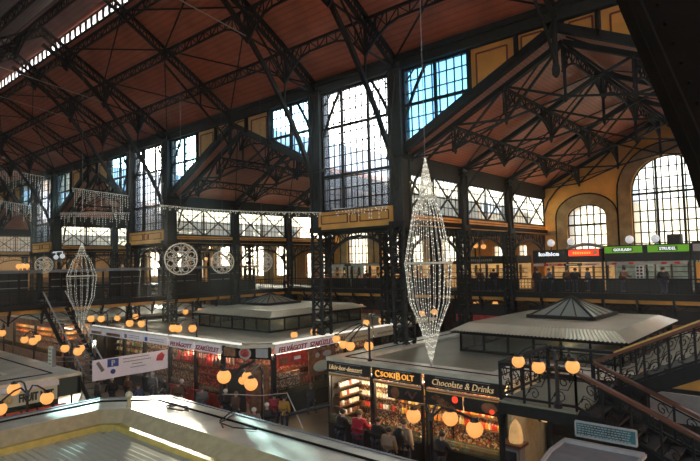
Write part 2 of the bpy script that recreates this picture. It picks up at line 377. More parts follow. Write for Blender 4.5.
# tall nave windows of the narrow bays
for i, (xr, xl) in enumerate(NB):
    a, b = xl+.36, xr-.36
    window([(a, 10.35), (b, 10.35), (b, 17.05), (a, 17.05)], 'Y', YN, 'glass', .4, .62, (a+(b-a)*.3, a+(b-a)*.68), (12.3, 15.0), .14)
    p = thing('parapet_panel', 'ochre panelled parapet below the tall nave window, ' + ('nearest of the row, with light tracery' if i == 0 else ['', 'second of the row above the bridge end', 'third of the row, far down the nave', 'farthest of the row'][i]), 'parapet', (xl, YN, 9.3), 'ochre parapets below the tall windows')
    obj('board', MB().box((a-.1, YN-.42, 9.33), (b+.1, YN+.1, 10.32)), 'ochre', p)
    r = MB()
    for (u0, u1) in ((.03, .42), (.46, .56), (.60, .98)):
        x0, x1 = a+(b-a)*u0, a+(b-a)*u1
        for q in (((x0, 9.65), (x1, 9.65)), ((x0, 10.1), (x1, 10.1)), ((x0, 9.65), (x0, 10.1)), ((x1, 9.65), (x1, 10.1))):
            r.beam((q[0][0], YN-.44, q[0][1]), (q[1][0], YN-.44, q[1][1]), .05, .05)
    obj('painted_border', r, 'red_line', p)
    obj('moulding', MB().box((a-.1, YN-.5, 9.25), (b+.1, YN+.1, 9.33)).box((a-.1, YN-.5, 10.3), (b+.1, YN+.1, 10.38)), 'iron', p)
    # lattice arch under it
    g = thing('arch_girder', ['openwork iron arch under the nearest ochre parapet', 'openwork iron arch at the end of the bridge', 'openwork iron arch in the far part of the nave', 'openwork iron arch of the farthest narrow bay'][i], 'girder', (xl, YN, 7), 'openwork arches under the parapets')
    xc = (a+b)/2; N = 16; arc = [(xc-(b-a)/2*math.cos(math.pi*k/N), YN, 6.9+2.0*math.sin(math.pi*k/N)) for k in range(N+1)]
    obj('arch_rib', MB().poly(arc, .14, .14), 'iron', g)
    top = [(p_[0], YN, 9.2) for p_ in arc]; obj('spandrel', MB().zig(top, arc, .05), 'iron', g)
    obj('top_chord', MB().box((a-.2, YN-.12, 9.05), (b+.2, YN+.12, 9.25)), 'iron', g)
    ro = MB()
    for sx, c in ((-1, xc-1.55), (1, xc+1.55)):
        ro.tube([(c+.42*math.cos(t*math.pi/8), YN-.05, 8.75+.28*math.sin(t*math.pi/8)) for t in range(16)], .035, 4, True)
    obj('ring', ro, 'iron', g)
# gable zone of each wide bay
gsl = (ZWA-ZWE-.05)/8.0
for i, (xl, xr) in enumerate(WB):
    xc = (xl+xr)/2
    def gz(x): return ZWE+.33+gsl*(8-abs(x-xc))
    for s in (-1, 1):
        x0 = xl+.4 if s < 0 else xr-.4; x1 = xc+s*3.95; xm = (x0+x1)/2
        window([(x0, gz(x0)), (x0, 17.05), (x1, 17.05), (x1, gz(x1))], 'Y', YN, 'glass_blue' if i == 0 else 'glass_pale', .4, .62, (xm,), (15.2,), .14)
        for k, (u0, u1) in enumerate(((3.9, 1.75), (1.65, .35))):
            a, b = xc+s*u0, xc+s*u1; zt = 17.0
            q = [(a, YN-.1, gz(a)-.4), (b, YN-.1, min(gz(b)-.4, zt-.03)), (b, YN-.1, zt), (a, YN-.1, zt)]
            f = struct('wall_gable_panel', MB().prism(q, (0, .3, 0)), 'ochre' if i == 0 else 'ochre_pale')
            cen = sum((Vector(p) for p in q), Vector())/4; inn = [lerp(cen, p, .68)+Vector((0, -.03, 0)) for p in q]
            obj('painted_border', MB().poly(inn+[inn[0]], .07, .03, (0, 1, 0)), 'red_line', f)
            obj('post', MB().box((a-.07, YN-.3, gz(a)-.3), (a+.07, YN+.1, zt)), 'iron', f)
    rb = MB()
    for s in (-1, 1): rb.beam((xc+s*8, YN, ZWE+.15), (xc, YN, ZWA-.0), .34, .34, (0, 0, 1))
    struct('trim_gable_rafter_%s' % ORD[i], rb, 'iron_green' if i else 'iron')

# --- side walls of the wings: parapet, windows with X braces
WY = [(22.35, 27.7), (28.3, 33.7), (34.3, 40.2)]
def sidewall(x, inner, bay, full):
    s = 1 if inner == 'right' else -1       # which side faces the wing
    struct('wall_clerestory_%s' % bay, MB().box((x-.12, YN, 12.0), (x+.12, YW, 12.95)), 'iron_green')
    for k, (y0, y1) in enumerate(WY):
        ym = (y0+y1)/2; br = MB()
        for (a, b) in ((y0, ym), (ym, y1)):
            br.beam((x+s*.08, a, 9.9), (x+s*.08, b, 12), .07, .09); br.beam((x+s*.08, b, 9.9), (x+s*.08, a, 12), .07, .09)
            br.beam((x+s*.08, a, 10.95), (x+s*.08, b, 10.95), .04)
        window([(y0, 9.9), (y1, 9.9), (y1, 12), (y0, 12)], 'X', x, 'glass_frost', .42, .5, (ym,), (), .14, brace=br)
        f = struct('wall_parapet_%s_%s' % (bay, ORD[k]), MB().box((x-.15, y0, 9.32), (x+.15, y1, 9.86)), 'ochre')
        if s > 0:
            obj('painted_border', MB().beam((x+.17, y0+.3, 9.45), (x+.17, y1-.3, 9.45), .02, .05).beam((x+.17, y0+.3, 9.72), (x+.17, y1-.3, 9.72), .02, .05), 'red_line', f)
        if full:
            g = thing('side_arch_girder', 'iron lattice arch under the ochre parapet, %s span back, %s' % (ORD[k], bay.replace('_', ' ')), 'girder', (x, y0, 7), 'lattice arches below the wing parapets')
            N = 12; arc = [(x, ym-(y1-y0)/2*math.cos(math.pi*t/N), 7.1+1.75*math.sin(math.pi*t/N)) for t in range(N+1)]
            obj('arch_rib', MB().poly(arc, .12, .12), 'iron', g); obj('spandrel', MB().zig([(x, p[1], 9.2) for p in arc], arc, .05), 'iron', g)
for i, (xl, xr) in enumerate(WB):
    sidewall(xl, 'right', ['beside_the_food_counters', 'behind_the_meat_shop', 'beyond_the_bridge', 'at_the_far_end'][i], True)
    if i: sidewall(xr, 'left', 'rear_%s' % ORD[i], False)

# --- far outer wall
def arch_poly(xc, hw, z0, zs, rise, n=14):
    return [(xc-hw, z0), (xc+hw, z0)]+[(xc+hw*math.cos(math.pi*k/n), zs+rise*math.sin(math.pi*k/n)) for k in range(n+1)]
OPEN = [(-12.75, 1.35, 6.2, 10.45, .85), (-7.45, 2.3, 6.2, 11.9, 2.25), (-2.15, 1.35, 6.2, 10.45, .85)]
def outer_wall(i, xl, xr):
    xc = (xl+xr)/2; off = xc-(WB[0][0]+WB[0][1])/2
    bot = []; ops = [(c+off, hw, z0, zs, r) for c, hw, z0, zs, r in OPEN]
    mb = MB(); y0 = YW; t = .5
    edges = [xl-.1]+[e for o in ops for e in (o[0]-o[1], o[0]+o[1])]+[xr+.1]
    def top(x): return ZWE+gsl*(8-abs(x-xc))+.15
    for k in range(0, len(edges), 2):        # piers
        a, b = edges[k], edges[k+1]; pts = [(a, y0, 0), (b, y0, 0), (b, y0, top(b))]+([(xc, y0, top(xc))] if a < xc < b else [])+[(a, y0, top(a))]
        mb.prism(pts, (0, t, 0))
    for (c, hw, z0, zs, r) in ops:
        mb.box((c-hw, y0, 0), (c+hw, y0+t, z0)); n = 14
        for k in range(n):
            a0, a1 = math.pi*k/n, math.pi*(k+1)/n; x0, x1 = c+hw*math.cos(a0), c+hw*math.cos(a1)
            mb.prism([(x0, y0, zs+r*math.sin(a0)), (x0, y0, top(x0)), (x1, y0, top(x1)), (x1, y0, zs+r*math.sin(a1))], (0, t, 0))
    wl = struct('wall_outer_%s' % ORD[i], mb, 'ochre')
    for (c, hw, z0, zs, r) in ops:
        wd = .72 if hw < 2 else .8
        sm = MB(); n = 16
        for k in range(n):
            a0, a1 = math.pi*k/n, math.pi*(k+1)/n
            f = lambda a, e: (c+(hw+e)*math.cos(a), y0-.1, zs+(r+e)*math.sin(a))
            sm.prism([f(a0, 0), f(a0, wd), f(a1, wd), f(a1, 0)], (0, .12, 0))
        for s in (-1, 1): sm.box((c+s*hw, y0-.1, 5.4), (c+s*(hw+wd), y0+.02, zs))
        obj('arch_surround', sm, 'stone', wl)
        ln = MB().tube([(c+(hw+wd+.05)*math.cos(math.pi*k/18), y0-.08, zs+(r+wd+.05)*math.sin(math.pi*k/18)) for k in range(19)], .05, 4)
        for s in (-1, 1): ln.box((c+s*(hw+wd+.02), y0-.1, 5.4), (c+s*(hw+wd+.1), y0, zs))
        obj('arch_line', ln, 'iron_brown', wl)
        window(arch_poly(c, hw, z0, zs, r), 'Y', y0+.25, 'glass_frost', .45, .75, (c-hw/3, c+hw/3) if hw > 2 else (), (11.7,) if hw > 2 else (9.85,), .12, bar=.075)
    obj('shade_panel', MB().box((xl, y0-.05, 0), (xr, y0, 5.0)), 'dark', wl)  # dark sheet over the lower wall, painted in as shade below the gallery
    obj('string_course', MB().box((xl, y0-.06, 9.2), (ops[0][0]-2.1, y0, 9.5)), 'stone', wl)
for i, (xl, xr) in enumerate(WB): outer_wall(i, xl, xr)
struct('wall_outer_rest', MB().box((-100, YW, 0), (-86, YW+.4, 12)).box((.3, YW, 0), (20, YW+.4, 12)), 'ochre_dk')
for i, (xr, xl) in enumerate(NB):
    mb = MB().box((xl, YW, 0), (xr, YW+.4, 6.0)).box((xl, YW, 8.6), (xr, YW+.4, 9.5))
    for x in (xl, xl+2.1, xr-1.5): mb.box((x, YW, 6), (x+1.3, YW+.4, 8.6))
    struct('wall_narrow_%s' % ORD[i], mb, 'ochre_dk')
    for a, b in ((xl+1.3, xl+2.1), (xl+3.4, xr-1.5)): window([(a, 6), (b, 6), (b, 8.6), (a, 8.6)], 'Y', YW+.2, 'glass_frost', .35, .5, frame=.08)
# enclosing sides outside the photographed part
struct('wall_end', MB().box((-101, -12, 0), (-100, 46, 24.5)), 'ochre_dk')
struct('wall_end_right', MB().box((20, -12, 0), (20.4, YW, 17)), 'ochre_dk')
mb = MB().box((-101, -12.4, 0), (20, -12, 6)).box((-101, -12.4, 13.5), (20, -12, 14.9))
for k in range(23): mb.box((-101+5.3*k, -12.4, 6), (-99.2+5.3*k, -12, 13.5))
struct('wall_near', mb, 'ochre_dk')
struct('ceiling_near_wing', MB().box((-100, -12, 14.5), (20, 3.8, 14.8)), 'boards')
window([(-100, 14.9), (12, 14.9), (12, 17.05), (-100, 17.05)], 'Y', 4.0, 'glass', 1.2, .7, frame=.14)
struct('trim_eaves_near', MB().box((-100, 3.75, 17.05), (12, 4.25, 17.85)), 'iron')

# ---------------------------------------------------------------- iron columns
def make_column(name, loc, h, label, w_=.8, solid_from=9.3, lattice=True):
    x, y, _ = loc; t = thing(name, label, 'column', loc)
    a = w_/2; mb = MB()
    for sx in (-1, 1):
        for sy in (-1, 1): mb.box((x+sx*a, y+sy*a, .5), (x+sx*(a-.13), y+sy*(a-.13), h))
    if h > solid_from: mb.box((x-a*.78, y-a*.78, solid_from), (x+a*.78, y+a*.78, h))
    obj('shaft', mb, 'iron_green' if h > 15 else 'iron', t)
    lt = MB(); z = .6; k = 0
    while z < min(h, solid_from)-.1:
        z2 = min(z+.62, min(h, solid_from))
        for s in (-1, 1):
            lt.beam((x-a, y+s*a, z), (x+a, y+s*a, z2), .035, .07); lt.beam((x+a, y+s*a, z), (x-a, y+s*a, z2), .035, .07)
            lt.beam((x+s*a, y-a, z), (x+s*a, y+a, z2), .07, .035); lt.beam((x+s*a, y+a, z), (x+s*a, y-a, z2), .07, .035)
        lt.box((x-a, y-a, z-.03), (x+a, y+a, z+.03)); z = z2
    obj('lattice', lt, 'iron', t)
    obj('pedestal', MB().box((x-a-.1, y-a-.1, 0), (x+a+.1, y+a+.1, .5)).box((x-a-.17, y-a-.17, 0), (x+a+.17, y+a+.17, .12)), 'iron', t)
    c = MB().box((x-a-.06, y-a-.06, 9.2), (x+a+.06, y+a+.06, 9.5))
    if h > 10: c.box((x-a-.1, y-a-.1, h-.35), (x+a+.1, y+a+.1, h-.2)).box((x-a-.1, y-a-.1, 12.6), (x+a+.1, y+a+.1, 12.75))
    obj('collar', c, 'iron', t)
    if h > 15:
        rv = MB()
        for k in range(24):
            for s in (-1, 1): rv.octa((x+s*a*.8, y-a*.8, solid_from+.2+k*.34), .035)
        obj('rivets', rv, 'iron', t)
        br = MB()
        for s in (-1, 1): br.poly([(x+s*a, y, 14.6), (x+s*1.0, y, 15.9), (x+s*1.7, y, 17.05)], .1, .14); br.beam((x+s*a, y, 16.3), (x+s*1.1, y, 17.05), .06)
        obj('bracket', br, 'iron', t)
    return t
CL = ['right of the tall ochre-panelled window, rising from the chocolate shop roof', 'left of that window, in front of the meat shop corner', 'right of the bridge end, behind the round light discs', 'left of the bridge end, beyond the round discs',
      'right side of the third tall window', 'left side of the third tall window', 'right side of the farthest tall window', 'left side of the farthest tall window']
cN = make_column('nave_column', (COLX[0], YN, 0), 17.4, 'tall iron nave column '+CL[0])
cN['group'] = 'tall iron columns of the nave'
for i in range(1, 8): dup(cN, (COLX[i], YN, 0), 'tall iron nave column '+CL[i], 'tall iron columns of the nave')
cW = None
BN = ['nearest gabled bay', 'gabled bay behind the meat shop', 'gabled bay beyond the bridge', 'farthest gabled bay']
for i, x in enumerate(COLX):
    for k, y in enumerate((28.0, 34.0)):
        side = 'right' if i % 2 == 0 else 'left'
        lab = 'lattice wing column, %s side of narrow bay %s, %s' % (side, ['by the chocolate shop', 'at the bridge', 'third along', 'farthest along'][i//2], ['halfway back', 'at the gallery edge'][k])
        if cW is None: cW = make_column('wing_column', (x, y, 0), 12.7, lab, .62, 9.3); cW['group'] = 'lattice columns of the wings'
        else: dup(cW, (x, y, 0), lab, 'lattice columns of the wings')

# ---------------------------------------------------------------- roof trusses of the nave
def nave_truss(x, label):
    t = thing('nave_truss', label, 'roof truss', (x, YN, 10.5), 'iron trusses across the nave')
    def mir(pts): return [(p[0], 2*YM-p[1], p[2]) for p in pts]
    top = [(x, YN-.2, 17.7), (x, 19.5, nroof(19.5)-.12), (x, 17, nroof(17)-.12), (x, 14.5, nroof(14.5)-.12), (x, YM, 23.1)]
    low2 = [(p[0], p[1], p[2]-.55) for p in top]
    arch = [(x, 21.95, 10.5), (x, 21.5, 11.9), (x, 21.05, 13.14), (x, 20.2, 14.7), (x, 19.4, 15.95), (x, 18.3, 17.5), (x, 17.04, 19.0), (x, 15.7, 20.3), (x, 14.5, 21.2), (x, YM, 22.0)]
    for f in (lambda p: p, mir):
        A, B, D = f(top), f(low2), f(arch)
        obj('rafter', MB().poly(A, .20, .14).poly(B, .20, .10), 'iron', t)
        web = MB()
        for k in range(4):
            for j in range(6):
                p, q = lerp(A[k], A[k+1], j/6), lerp(B[k], B[k+1], (j+.5)/6); r = lerp(A[k], A[k+1], (j+1)/6)
                web.beam(p, q, .05).beam(q, r, .05)
        obj('web', web, 'iron', t)
        if f is mir: continue
        obj('arched_brace', MB().poly(D, .20, .2), 'iron', t)
        st = MB()
        st.beam(B[1], f([(x, 19.5, 17.5)])[0], .13); st.beam(B[2], D[6], .12); st.beam(B[3], D[8], .12)
        st.beam(f([(x, 19.5, 17.5)])[0], B[0], .08); st.beam(f([(x, 19.5, 17.5)])[0], B[2], .08); st.beam(D[6], B[1], .08); st.beam(D[6], B[3], .08); st.beam(B[0], D[2], .1)
        st.beam(f([(x, 19.5, 17.5)])[0], D[4], .08); st.beam(D[8], B[2], .07)
        obj('strut', st, 'iron', t)
    obj('tie_rod', MB().beam(arch[6], mir(low2)[2], .04), 'greyl', t)
    return t
TL = ['nearest, above the right edge of the tall window', 'second, above the left edge of the tall window', 'third, above the round light discs', 'fourth, above the bridge end', 'fifth along', 'sixth along', 'seventh along', 'farthest but one, deep down the nave']
tr0 = nave_truss(COLX[0], 'arched iron truss across the nave, '+TL[0])
for i in range(1, 8): dup(tr0, (COLX[i], YN, 10.5), 'arched iron truss across the nave, '+TL[i], 'iron trusses across the nave')
dup(tr0, (.25, YN, 10.5), 'arched iron truss across the nave, overhead at the top edge of the roof', 'iron trusses across the nave')

def apex_truss(x, label):
    t = thing('apex_truss', label, 'roof truss', (x, YN, 15.0), 'iron trusses above the gable points')
    top = [(x, YN-.2, 17.7), (x, 19.5, nroof(19.5)-.12), (x, 17, nroof(17)-.12), (x, 14.5, nroof(14.5)-.12), (x, YM, 23.1)]
    low = [(p[0], p[1], p[2]-.5) for p in top]
    obj('rafter', MB().poly(top, .18, .12).poly(low, .18, .1), 'iron', t)
    web = MB()
    for k in range(4):
        for j in range(6):
            p, q = lerp(top[k], top[k+1], j/6), lerp(low[k], low[k+1], (j+.5)/6); r = lerp(top[k], top[k+1], (j+1)/6); web.beam(p, q, .05).beam(q, r, .05)
    obj('web', web, 'iron', t)
    obj('king_post', MB().lathe((x, YN-.25, 15.0), [(.06, -.25), (.16, -.1), (.17, .1), (.12, .3), (.12, 2.7)], 8), 'iron', t)
    obj('curved_brace', MB().poly([(x, YN-.25, 15.3), (x, 21.0, 16.3), (x, 19.5, 17.6), (x, 17.0, 19.7)], .1), 'iron', t)
    obj('strut', MB().beam((x, 19.5, 17.6), low[1], .08).beam((x, 21.0, 16.3), low[0], .07), 'iron', t)
    return t
at0 = apex_truss(-7.75, 'iron truss above the gable point of the nearest gabled bay')
for i in (1, 2, 3): dup(at0, ((WB[i][0]+WB[i][1])/2, YN, 15.0), 'iron truss above the gable point of the '+['', 'gabled bay behind the meat shop', 'gabled bay beyond the bridge', 'farthest gabled bay'][i], 'iron trusses above the gable points')
# lattice girder between two truss nodes, deepening in curved brackets at its ends
def girder_bay(P, Q, depth, deep, fan=True, n=None):
    P, Q = Vector(P), Vector(Q); L = (Q-P).length; dr = (Q-P)/L; mb = MB(); n = n or max(6, int(L/.62))
    def dz(s): e = min(s, L-s); return depth+(deep-depth)*max(0, 1-e/min(2.2, L*.36))**2.2
    A = [P+dr*(L*k/n) for k in range(n+1)]; B = [a-Vector((0, 0, dz(L*k/n))) for k, a in enumerate(A)]
    mb.poly(A, .12, .12); mb.poly(B, .09, .09)
    for k in range(n):
        mb.beam(A[k], B[k], .045); mb.beam(A[k] if k % 2 else B[k], B[k+1] if k % 2 else A[k+1], .045)
    if fan:
        for e, d in ((P, dr), (Q, -dr)):
            b = e-Vector((0, 0, deep))
            for s in (.35, .75, 1.15): mb.beam(b, e+d*s, .05)
    return mb
NX = [.25]+COLX[:]
lines = [(19.5, 'lowest line on the window side'), (17.0, 'middle purlin line on the window side'), (14.5, 'purlin line just below the roof lantern'), (11.5, 'purlin line beyond the lantern'), (9.0, 'middle purlin line of the near roof slope')]
for y, d in lines:
    t = thing('purlin_girder', 'long lattice girder under the nave roof, '+d, 'girder', (NX[-1], y, nroof(y)-2), 'lattice purlin girders of the nave roof')
    for a, b in zip(NX, NX[1:]):
        obj('girder_bay', girder_bay((b, y, nroof(y)-.35), (a, y, nroof(y)-.35), .5, 1.75 if y in (19.5, 17) else 1.3), 'iron', t)
# diagonal wind bracing under each big roof bay
for i, (a, b) in enumerate(zip(NX[::2], NX[1::2])):
    mb = MB()
    for y0, y1 in ((YN-.2, 17.0), (17.0, 14.4)):
        xm = (a+b)/2; z = lambda y: nroof(y)-.25
        mb.beam((a, y0, z(y0)), (xm, y1, z(y1)), .07); mb.beam((xm, y1, z(y1)), (b, y0, z(y0)), .07)
        mb.beam((a, y1, z(y1)), (xm, y0, z(y0)), .07); mb.beam((xm, y0, z(y0)), (b, y1, z(y1)), .07)
    single('wind_brace', mb, 'iron', 'crossing iron rods under the nave roof, '+['over the nearest gabled bay', 'over the gabled bay behind the meat shop', 'over the bay beyond the bridge', 'over the farthest bay'][i], 'brace', 'wind braces under the nave roof')
mb = MB()
# ---------------------------------------------------------------- roof trusses of the gabled wings
def wing_truss(xl, y, label):
    t = thing('wing_truss', label, 'roof truss', (xl, y, ZWE), 'iron trusses of the gabled wings')
    n = [(xl+.1+i*2.63, ZWE-.05+i*(ZWA-.35-ZWE)/3) for i in range(4)]; n += [(2*xl+16-a, z) for a, z in n[2::-1]]
    N = [(a, y, z) for a, z in n]
    obj('rafter', MB().poly(N, .26, .22), 'iron', t)
    posts = [1.15, 1.5, 2.3, 1.5, 1.15]
    B = [(N[i+1][0], y, N[i+1][2]-posts[i]) for i in range(5)]
    for i in range(5): obj('hanging_post', MB().lathe((B[i][0], y, B[i][2]), [(.03, -.25), (.09, -.12), (.10, 0), (.07, .2), (.07, posts[i])], 6), 'iron', t)
    tie = MB().poly([N[0], B[0], B[1], B[2], B[3], B[4], N[6]], .08)
    tie.beam(N[0], B[2], .06); tie.beam(N[6], B[2], .06)
    obj('tie_rod', tie, 'iron', t)
    dg = MB()
    for a, b in ((B[0], N[2]), (B[1], N[1]), (B[1], N[3]), (B[2], N[2]), (B[2], N[4]), (B[3], N[3]), (B[3], N[5]), (B[4], N[4])): dg.beam(a, b, .1)
    obj('diagonal', dg, 'iron', t)
    br = MB()
    for s, e in ((1, xl), (-1, xl+16)): br.poly([(e, y, 10.6), (e+s*.45, y, 11.7), (e+s*1.1, y, 12.5), (e+s*2.6, y, 13.6)], .1)
    obj('bracket', br, 'iron', t)
    return t
wt0 = None
for i, (xl, xr) in enumerate(WB):
    for k, y in enumerate((22.75, 28.0, 34.0, 40.1)):
        lab = 'iron roof truss of the %s, %s' % (BN[i], ['along the nave front', 'first behind the front', 'over the gallery edge', 'against the outer wall'][k])
        if wt0 is None: wt0 = wing_truss(xl, y, lab)
        else: dup(wt0, (xl, y, ZWE), lab, 'iron trusses of the gabled wings')
def wing_purlin(xl, j, label):
    x = xl+.1+j*2.63; z = ZWE-.15+min(j, 6-j)*(ZWA-.35-ZWE)/3
    t = thing('wing_purlin', label, 'girder', (xl, YN, z-1.5), 'lattice purlins of the gabled wings')
    for a, b in ((22.5, 28.0), (28.0, 34.0), (34.0, 40.1)):
        obj('girder_bay', girder_bay((x, a, z), (x, b, z), .45, 1.2, True, 9), 'iron', t)
    return t
for j in range(1, 6):
    p0 = wing_purlin(WB[0][0], j, 'lattice purlin of the %s, line %s' % (BN[0], ['', 'lowest on the left slope', 'upper on the left slope', 'at the ridge', 'upper on the right slope', 'lowest on the right slope'][j]))
    for i in (1, 2): dup(p0, (WB[i][0], YN, WP[p0.name].z), 'lattice purlin of the %s, line %s' % (BN[i], ['', 'lowest on the left slope', 'upper on the left slope', 'at the ridge', 'upper on the right slope', 'lowest on the right slope'][j]), 'lattice purlins of the gabled wings')
for i, (xl, xr) in enumerate(WB[:3]):
    mb = MB(); xc = xl+8
    for (y0, y1) in ((22.5, 28), (28, 34), (34, 40.1)):
        for s in (-1, 1):
            mb.beam((xc+s*7.8, y0, ZWE), (xc+s*.2, y1, ZWA-.3), .06); mb.beam((xc+s*7.8, y1, ZWE), (xc+s*.2, y0, ZWA-.3), .06)
    single('wind_brace', mb, 'iron', 'crossing iron rods under the boarded slopes of the '+BN[i], 'brace', 'wind braces of the wings')

# huge dark bracket of the near arcade close to the camera, top right
A0 = atD(632, -6, 2.6); A1 = atD(665, 70, 2.5); A2 = atD(703, 156, 2.4)
t = thing('arcade_bracket', 'huge dark iron spandrel bracket of the near arcade at the upper right corner', 'bracket', (A2.x, A2.y, A2.z))
edge = [atD(606, -75, 2.7), A0, A1, A2, atD(716, 200, 2.35)]
out_ = [atD(1000, 200, 2.35), atD(1000, -75, 2.7)]
n_ = (edge[0]-edge[-1]).cross(out_[0]-edge[-1]).normalized()
if n_.y < 0: n_ = -n_
obj('spandrel_plate', MB().prism(edge+out_, n_*.12), 'iron_brown', t)
obj('rim', MB().tube(edge, .028, 8), 'iron_brown', t)
rv = MB()
for k in range(14):
    p = lerp(edge[0], edge[-1], (k+.5)/14)+(out_[0]-edge[-1]).normalized()*.09-n_*.005; rv.ball(p, .011, 6, 4)
obj('rivets', rv, 'iron_brown', t)

# ================================================================ GALLERIES
def railing(p, q, z, label, name='gallery_railing', h=.86, m='iron', group='gallery railings'):
    p, q = Vector(p), Vector(q); L = (q-p).length; d = (q-p)/L
    t = thing(name, label, 'railing', (p.x, p.y, z), group); up = Vector((0, 0, 1)); b = p.copy(); b.z = z
    P = lambda s, hh: b+d*s+up*hh
    obj('top_rail', MB().beam(P(0, h), P(L, h), .10, .07), m, t)
    obj('bottom_rail', MB().beam(P(0, .1), P(L, .1), .05, .05).beam(P(0, h*.72), P(L, h*.72), .03, .03), m, t)
    bl = MB(); n = max(2, int(L/.22))
    for k in range(n+1):
        s = L*k/n; bl.beam(P(s, .02 if k % 6 else -.1), P(s, h), .05 if k % 6 == 0 else .024)
        if k < n:
            c = P(s+L/n/2, h*.42); r = L/n*.42
            bl.tube([c+d*(r*math.cos(a*math.pi/3))+up*(r*math.sin(a*math.pi/3)) for a in range(6)], .013, 3, True)
    obj('balusters', bl, m, t); return t
ZG = 5.35
struct('floor_gallery', MB().box((-100, 33.9, 5.05), (12, YW, ZG)), 'dark')  # darkened colour deepens the shade around the gallery
struct('floor_bridge', MB().box((-42.95, 2, 5.05), (-37.2, 33.9, ZG)), 'dark')
spans = [(-100, -86.2), (-85.5, -80.6), (-79.9, -64.7), (-64, -59.1), (-58.4, -43.2), (-36.9, -21.7), (-21.0, -16.1), (-15.4, -7.5), (-7.5, 1)]
sl = ['at the far left end', 'farthest narrow bay', 'farthest gabled bay', 'third narrow bay', 'bay beyond the bridge', 'in front of the shops behind the meat shop', 'behind the tall arch', 'in front of the grill counter with the red sign', 'in front of the counters with green signs']
for (a, b), l in zip(spans, sl): railing((a, 33.95, 0), (b, 33.95, 0), ZG, 'dark ornamental gallery railing '+l)
def fascia(p, q, label, side, fine):
    """ochre fascia with iron brackets below a gallery edge; side is the outward normal"""
    p, q = Vector(p), Vector(q); L = (q-p).length; d = (q-p)/L; nrm = Vector(side); up = Vector((0, 0, 1))
    t = thing('gallery_edge', label, 'gallery edge', (p.x, p.y, 4.3), 'bracketed gallery edges')
    c = nrm*.06
    obj('edge_beam', MB().beam(p+c+up*5.2, q+c+up*5.2, .12, .34), 'iron', t)
    obj('ochre_band', MB().beam(p-nrm*.3+up*4.92, q-nrm*.3+up*4.92, .1, .26), 'ochre', t)
    n = max(1, round(L/1.9)); br = MB(); ar = MB()
    for k in range(n+1):
        s = p+d*(L*k/n)
        br.beam(s+nrm*.05+up*5.0, s-nrm*.35+up*4.25, .10).beam(s-nrm*.3+up*5.0, s-nrm*.3+up*4.1, .10)
        if k < n and fine:
            e = L/n; ar.poly([s-nrm*.28+d*(e*j/8)+up*(4.25+.5*math.sin(math.pi*j/8)) for j in range(9)], .06)
    obj('bracket', br, 'iron', t)
    if fine: obj('arch_ribs', ar, 'iron', t)
    return t
fascia((-79.9, 33.9, 0), (-43.2, 33.9, 0), 'bracketed gallery edge with ochre band, far left stretch', (0, -1, 0), False)
fascia((-37, 33.9, 0), (-16, 33.9, 0), 'bracketed gallery edge with ochre band, middle stretch behind the meat shop', (0, -1, 0), True)
fascia((-15.5, 33.9, 0), (1, 33.9, 0), 'bracketed gallery edge with ochre band, below the food counters', (0, -1, 0), True)
fascia((-37.2, 2, 0), (-37.2, 33.8, 0), 'bracketed edge of the bridge crossing the nave at left', (1, 0, 0), True)
railing((-37.2, 2, 0), (-37.2, 17.5, 0), ZG, 'dark ornamental railing of the bridge, near half')
railing((-37.2, 17.5, 0), (-37.2, 33.8, 0), ZG, 'dark ornamental railing of the bridge, far half')
railing((-42.9, 2, 0), (-42.9, 33.8, 0), ZG, 'dark ornamental railing on the far side of the bridge')
# gallery supports
gp = None
for i, x in enumerate([-33.3, -29.3, -25.3, -12, -8, -4, -47, -51, -55]):
    lab = 'slim iron post under the gallery, %s' % ['left behind the meat shop', 'middle behind the meat shop', 'right behind the meat shop', 'left below the food counters', 'middle below the food counters', 'right below the food counters', 'first beyond the bridge', 'second beyond the bridge', 'third beyond the bridge'][i]
    if gp is None:
        gp = thing('gallery_post', lab, 'post', (x, 34.3, 0), 'slim posts under the gallery')
        obj('shaft', MB().lathe((x, 34.3, 0), [(.22, 0), (.22, .3), (.11, .4), (.10, 4.2), (.2, 4.4), (.24, 4.6)], 8), 'iron', gp)
        obj('bracket', MB().poly([(x-1.2, 34.3, 5.0), (x-.5, 34.3, 4.8), (x, 34.3, 4.2), (x+.5, 34.3, 4.8), (x+1.2, 34.3, 5.0)], .07), 'iron', gp)
    else: dup(gp, (x, 34.3, 0), lab, 'slim posts under the gallery')

# ================================================================ STALL BLOCKS ON THE MARKET FLOOR
ZB = 3.5; ZC = 3.58
def block_roof(name, label, loop, inner, m_in='zinc_roof', drop=.12, seam=None):
    """wide metal roof border round a lower inner deck; loop and inner are matching outlines"""
    cx = sum(p[0] for p in loop)/len(loop); cy = sum(p[1] for p in loop)/len(loop)
    t = thing(name, label, 'roof', (cx, cy, ZB-.2))
    n = len(loop); b = MB()
    for k in range(n):
        a, c, d, e = loop[k], loop[(k+1) % n], inner[(k+1) % n], inner[k]
        b.prism([(a[0], a[1], ZB), (c[0], c[1], ZB), (d[0], d[1], ZB), (e[0], e[1], ZB)], (0, 0, -.12))
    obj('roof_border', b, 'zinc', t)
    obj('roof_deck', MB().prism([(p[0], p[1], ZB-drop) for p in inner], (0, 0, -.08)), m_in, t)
    ln = MB()
    for k in range(n):
        a, c = Vector((*loop[k], ZB+.01)), Vector((*loop[(k+1) % n], ZB+.01)); d, e = Vector((*inner[(k+1) % n], ZB+.01)), Vector((*inner[k], ZB+.01))
        f = seam or .35; ln.beam(lerp(a, e, f), lerp(c, d, f), .05, .03)
    obj('seam', ln, 'iron_brown', t)
    fa = MB()
    for k in range(n):
        a, c = loop[k], loop[(k+1) % n]; fa.beam((a[0], a[1], ZB-.06), (c[0], c[1], ZB-.06), .06, .16)
    obj('drip_edge', fa, 'zinc', t)
    return t
